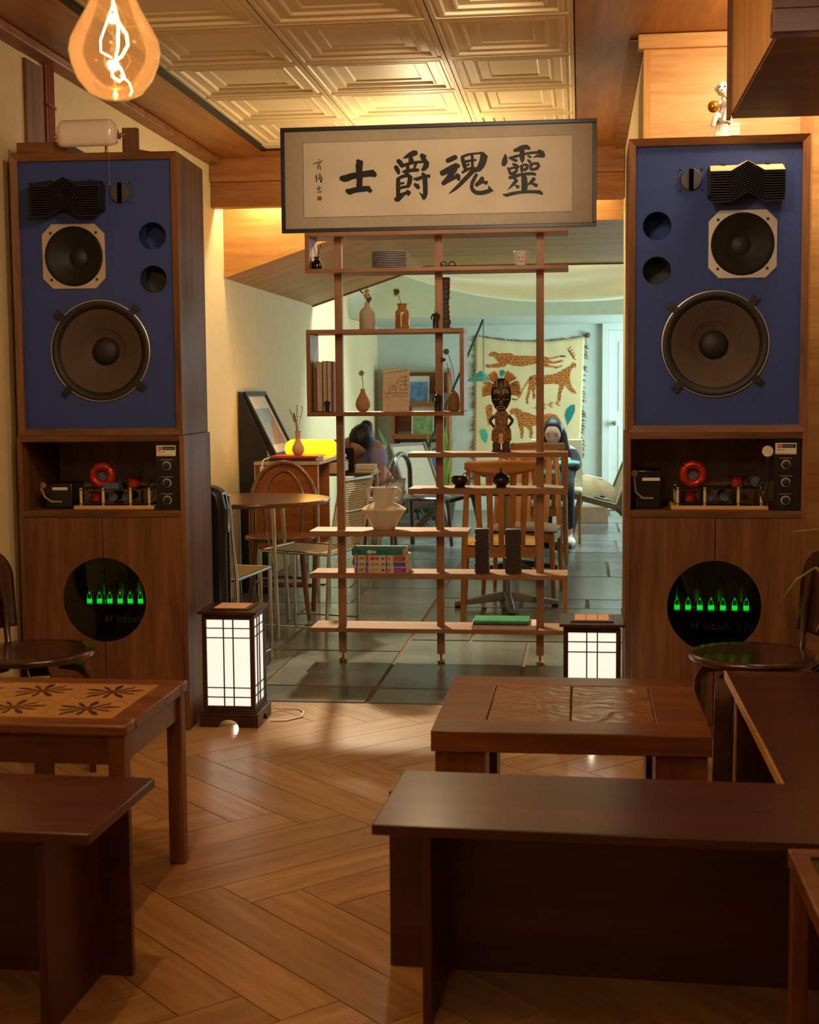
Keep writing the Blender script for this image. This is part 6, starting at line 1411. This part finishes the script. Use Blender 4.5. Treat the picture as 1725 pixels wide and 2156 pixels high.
def hand(V, E, wrist, wn, direction, side, spread, pre):
    """palm and five short finger chains; direction, side: unit vectors"""
    d = Vector(direction).normalized(); s = Vector(side).normalized(); p0 = Vector(wrist)
    V[pre+'palm'] = (tuple(p0+d*.045), (.034,.016)); E.append((wn, pre+'palm'))
    V[pre+'kn'] = (tuple(p0+d*.085), (.036,.014)); E.append((pre+'palm', pre+'kn'))
    dn = Vector((0,0,-1))
    for k, (off, ln) in enumerate(((-.030,.055),(-.010,.068),(.010,.072),(.030,.062))):
        a = p0+d*.088+s*off; b = a+d*ln*.55+dn*.008; c = b+d*ln*.4+dn*.022
        for n, q_, r_ in (('a',a,.0095),('b',b,.009),('c',c,.0075)): V[pre+str(k)+n] = (tuple(q_), r_)
        E += [(pre+'kn', pre+str(k)+'a'), (pre+str(k)+'a', pre+str(k)+'b'), (pre+str(k)+'b', pre+str(k)+'c')]
    a = p0+d*.03+s*.045*spread; b = a+d*.035+s*.018*spread; 
    V[pre+'t1'] = (tuple(a), .011); V[pre+'t2'] = (tuple(b), .009); E += [(pre+'palm', pre+'t1'), (pre+'t1', pre+'t2')]
def head_mesh(c, fwd, up, s=1.0):
    """head with brow, nose, mouth and chin relief; c centre, fwd = face direction"""
    f = Vector(fwd).normalized(); u = Vector(up); u = (u-f*u.dot(f)).normalized(); r_ = f.cross(u)
    mb = MB().sph((0,0,0), 1, 28, 20)
    for i, v in enumerate(mb.v):
        x, y, z = v.x, v.y, v.z                      # y = -1 : face
        wx = .074*(1-.22*max(0,-z)**1.5); X = x*wx; Yy = y*.095; Z = z*.115
        if y < 0:
            k = -y
            nose = math.exp(-((x/.16)**2+((z+.18)/.22)**2))*k; X += 0; Yy -= .020*nose
            eye = sum(math.exp(-(((x-e)/.20)**2+((z-.05)/.11)**2)) for e in (-.42,.42))*k; Yy += .010*eye
            brow = math.exp(-((z-.22)/.10)**2)*k*(1-abs(x)**2); Yy -= .004*brow
            lip_ = math.exp(-((x/.30)**2+((z+.52)/.08)**2))*k; Yy -= .006*lip_
            chin = math.exp(-((x/.3)**2+((z+.85)/.16)**2))*k; Yy -= .012*chin
        v.x, v.y, v.z = X*s, Yy*s, Z*s
    for e in (-1,1): mb.sph((e*.074*s,.005*s,-.005*s), (.010*s,.018*s,.028*s), 8, 6)
    m = Matrix(((r_.x,-f.x,u.x,c[0]),(r_.y,-f.y,u.y,c[1]),(r_.z,-f.z,u.z,c[2]),(0,0,0,1)))
    return mb.xf(m), m
# ---- reader bent over the desk end
pr1 = thing('person', 'person in a lavender shirt and pale trousers bent forward over the desk end', 'person', (-1.52, 10.45, 0))
O1 = Vector((-1.52, 10.45, 0))
def rel(p): return tuple(Vector(p)-O1)
V = {k: (rel(p), r_) for k, (p, r_) in dict(pelvis=((-1.52,10.52,.53),.115), belly=((-1.58,10.50,.66),.115), chest=((-1.66,10.40,.82),.135), upch=((-1.67,10.29,.895),(.12,.095)), neck=((-1.63,10.17,.925),.05), headb=((-1.60,10.10,.925),.055),
  shl=((-1.84,10.27,.865),.062), ell=((-1.86,10.08,.76),.045), wrl=((-1.74,10.055,.745),.03), shr=((-1.495,10.24,.845),.062), elr=((-1.452,10.12,.625),.045), wrr=((-1.60,9.97,.645),.03),
  hipl=((-1.60,10.44,.50),.088), knl=((-1.62,10.02,.50),.062), anl=((-1.62,10.06,.09),.038), tol=((-1.62,9.92,.03),.03), hipr=((-1.43,10.44,.50),.088), knr=((-1.50,9.99,.50),.064), anr=((-1.48,10.06,.09),.038), tor=((-1.48,9.92,.03),.03)).items()}
E_ = [('pelvis','belly'),('belly','chest'),('chest','upch'),('upch','neck'),('neck','headb'),('upch','shl'),('shl','ell'),('ell','wrl'),('upch','shr'),('shr','elr'),('elr','wrr'),('pelvis','hipl'),('hipl','knl'),('knl','anl'),('anl','tol'),('pelvis','hipr'),('hipr','knr'),('knr','anr'),('anr','tor')]
hand(V, E_, V['wrl'][0], 'wrl', (.95,-.05,0), (.05,.95,0), -1, 'l'); hand(V, E_, V['wrr'][0], 'wrr', (-.8,-.5,0), (-.5,.8,0), 1, 'r')
body1 = skin(pr1, 'body', V, E_, 'skin', 'pelvis')
hm, m1 = head_mesh(rel((-1.583,10.035,.93)), (-.36,-.34,-.87), (-.05,-.92,.36)); part(pr1, 'head', hm, 'skin_pale', smooth=80)
hb = MB().sph((0,.014,.022), (.090,.105,.114), 36, 24); hb.v = [v*(1+.035*math.sin(17*v.x/.09+9*v.z/.1)*math.sin(13*v.y/.1+5*v.z/.1)) for v in hb.v]; hb.sph((.0,.10,.03), .05, 14, 9); hb.v = [Vector((v.x, v.y if v.y > -.06 else -.06-(v.y+.06)*.1, v.z)) for v in hb.v]
part(pr1, 'hair', hb.xf(m1), 'hair_dark', smooth=80)
SV = {k: (V[k][0], tuple(x+.016 for x in (V[k][1] if isinstance(V[k][1], tuple) else (V[k][1], V[k][1])))) for k in ('pelvis','belly','chest','upch','shl','shr')}
SV['sll'] = (lerpv(V['shl'][0], V['ell'][0], .6), .062); SV['slr'] = (lerpv(V['shr'][0], V['elr'][0], .65), .062); SV['pelvis'] = (SV['pelvis'][0], .118)
skin(pr1, 'shirt', SV, [('pelvis','belly'),('belly','chest'),('chest','upch'),('upch','shl'),('shl','sll'),('upch','shr'),('shr','slr')], 'shirt_lavender', 'pelvis')
TV = {k: (V[k][0], (V[k][1]+.014)) for k in ('pelvis','hipl','hipr','knl','knr')}; TV['cl'] = (lerpv(V['knl'][0], V['anl'][0], .85), .052); TV['cr'] = (lerpv(V['knr'][0], V['anr'][0], .85), .052)
skin(pr1, 'trousers', TV, [('pelvis','hipl'),('hipl','knl'),('knl','cl'),('pelvis','hipr'),('hipr','knr'),('knr','cr')], 'trouser_pale', 'pelvis')
st1 = thing('stool', 'round wooden stool under the lavender-shirted reader', 'stool', (-1.52, 10.52, 0))
part(st1, 'seat', MB().lathe([(0,.375),(.17,.375),(.18,.385),(.17,.40),(0,.40)], n=28), 'bentwood', smooth=50)
for k in range(4):
    a = PI/4+PI/2*k; part(st1, 'leg', MB().tube([(.12*math.cos(a),.12*math.sin(a),.375),(.16*math.cos(a),.16*math.sin(a),0)], .014, 8), 'bentwood')
# ---- long-haired reader at the far mint table
pr2 = thing('person', 'person with long dark hair in a dark top looking down at the far mint table', 'person', (-.21, 11.78, 0))
O1 = Vector((-.21, 11.78, 0))
V = {k: (rel(p), r_) for k, (p, r_) in dict(pelvis=((-.21,11.80,.565),.112), belly=((-.21,11.80,.62),.105), chest=((-.215,11.76,.72),.11), upch=((-.22,11.73,.79),(.095,.08)), neck=((-.222,11.71,.845),.045), headb=((-.222,11.70,.88),.05),
  shl=((-.38,11.73,.765),.052), ell=((-.42,11.58,.64),.038), wrl=((-.34,11.36,.742),.026), shr=((-.06,11.73,.765),.052), elr=((-.03,11.58,.64),.038), wrr=((-.14,11.36,.742),.026),
  hipl=((-.29,11.76,.54),.083), knl=((-.28,11.38,.50),.058), anl=((-.27,11.42,.09),.036), tol=((-.27,11.29,.035),.03), hipr=((-.13,11.76,.54),.083), knr=((-.11,11.38,.50),.058), anr=((-.09,11.44,.09),.036), tor=((-.08,11.31,.035),.03)).items()}
hand(V, E2 := [('pelvis','belly'),('belly','chest'),('chest','upch'),('upch','neck'),('neck','headb'),('upch','shl'),('shl','ell'),('ell','wrl'),('upch','shr'),('shr','elr'),('elr','wrr'),('pelvis','hipl'),('hipl','knl'),('knl','anl'),('anl','tol'),('pelvis','hipr'),('hipr','knr'),('knr','anr'),('anr','tor')], V['wrl'][0], 'wrl', (.5,-.8,0), (.8,.5,0), 1, 'l')
hand(V, E2, V['wrr'][0], 'wrr', (-.5,-.8,0), (-.8,.5,0), 1, 'r')
skin(pr2, 'body', V, E2, 'skin_pale', 'pelvis')
hm, m2 = head_mesh(rel((-.223,11.675,.925)), (-.06,-.93,-.36), (0,0,1), .98); part(pr2, 'head', hm, 'skin_pale', smooth=80)
ey = MB()
for e in (-1,1): ey.sph((e*.031,-.080,.008), (.014,.006,.005), 10, 6).tube([(e*.015,-.088,.030),(e*.033,-.089,.034),(e*.05,-.078,.028)], .003, 5)
part(pr2, 'eyes', ey.xf(m2), 'hair_dark'); part(pr2, 'lips', MB().sph((0,-.097,-.060), (.022,.006,.008), 10, 6).xf(m2), 'lip')
hr = MB().sph((0,.016,.03), (.086,.098,.098), 22, 14); hr.v = [Vector((v.x, v.y if not (v.y < -.045 and v.z < .085) else -.045, v.z)) for v in hr.v]
hr.xf(m2)
for s in (-1,1):
    k0 = Vector(rel((-.223,11.69,.94)))
    hr.tube([k0+Vector((s*.055,.0,.04)), k0+Vector((s*.085,.0,-.03)), k0+Vector((s*.098,-.005,-.12)), k0+Vector((s*.12,-.02,-.22)), k0+Vector((s*.125,-.03,-.30))], [.03,.036,.042,.042,.02], 10)
hr.tube([k0+Vector((0,.06,.02)), k0+Vector((0,.075,-.1)), k0+Vector((0,.09,-.25))], [.06,.085,.06], 12)
part(pr2, 'hair', hr, 'hair_dark', smooth=80)
SV = {k: (V[k][0], tuple(x+.014 for x in (V[k][1] if isinstance(V[k][1], tuple) else (V[k][1], V[k][1])))) for k in ('pelvis','belly','chest','upch','shl','shr','ell','elr')}
SV['wl'] = (lerpv(V['ell'][0], V['wrl'][0], .7), .042); SV['wr'] = (lerpv(V['elr'][0], V['wrr'][0], .7), .042)
skin(pr2, 'top', SV, [('pelvis','belly'),('belly','chest'),('chest','upch'),('upch','shl'),('shl','ell'),('ell','wl'),('upch','shr'),('shr','elr'),('elr','wr')], 'top_dark', 'pelvis')
TV = {k: (V[k][0], (V[k][1]+.014)) for k in ('pelvis','hipl','hipr','knl','knr')}; TV['cl'] = (lerpv(V['knl'][0], V['anl'][0], .9), .05); TV['cr'] = (lerpv(V['knr'][0], V['anr'][0], .9), .05)
skin(pr2, 'jeans', TV, [('pelvis','hipl'),('hipl','knl'),('knl','cl'),('pelvis','hipr'),('hipr','knr'),('knr','cr')], 'jeans_dark', 'pelvis')
for n in ('tol','tor'): 
    p = Vector(V[n][0]); part(pr2, 'shoe', MB().sph((p.x,p.y+.05,.045), (.048,.13,.045), 14, 9), 'label_white', smooth=70)
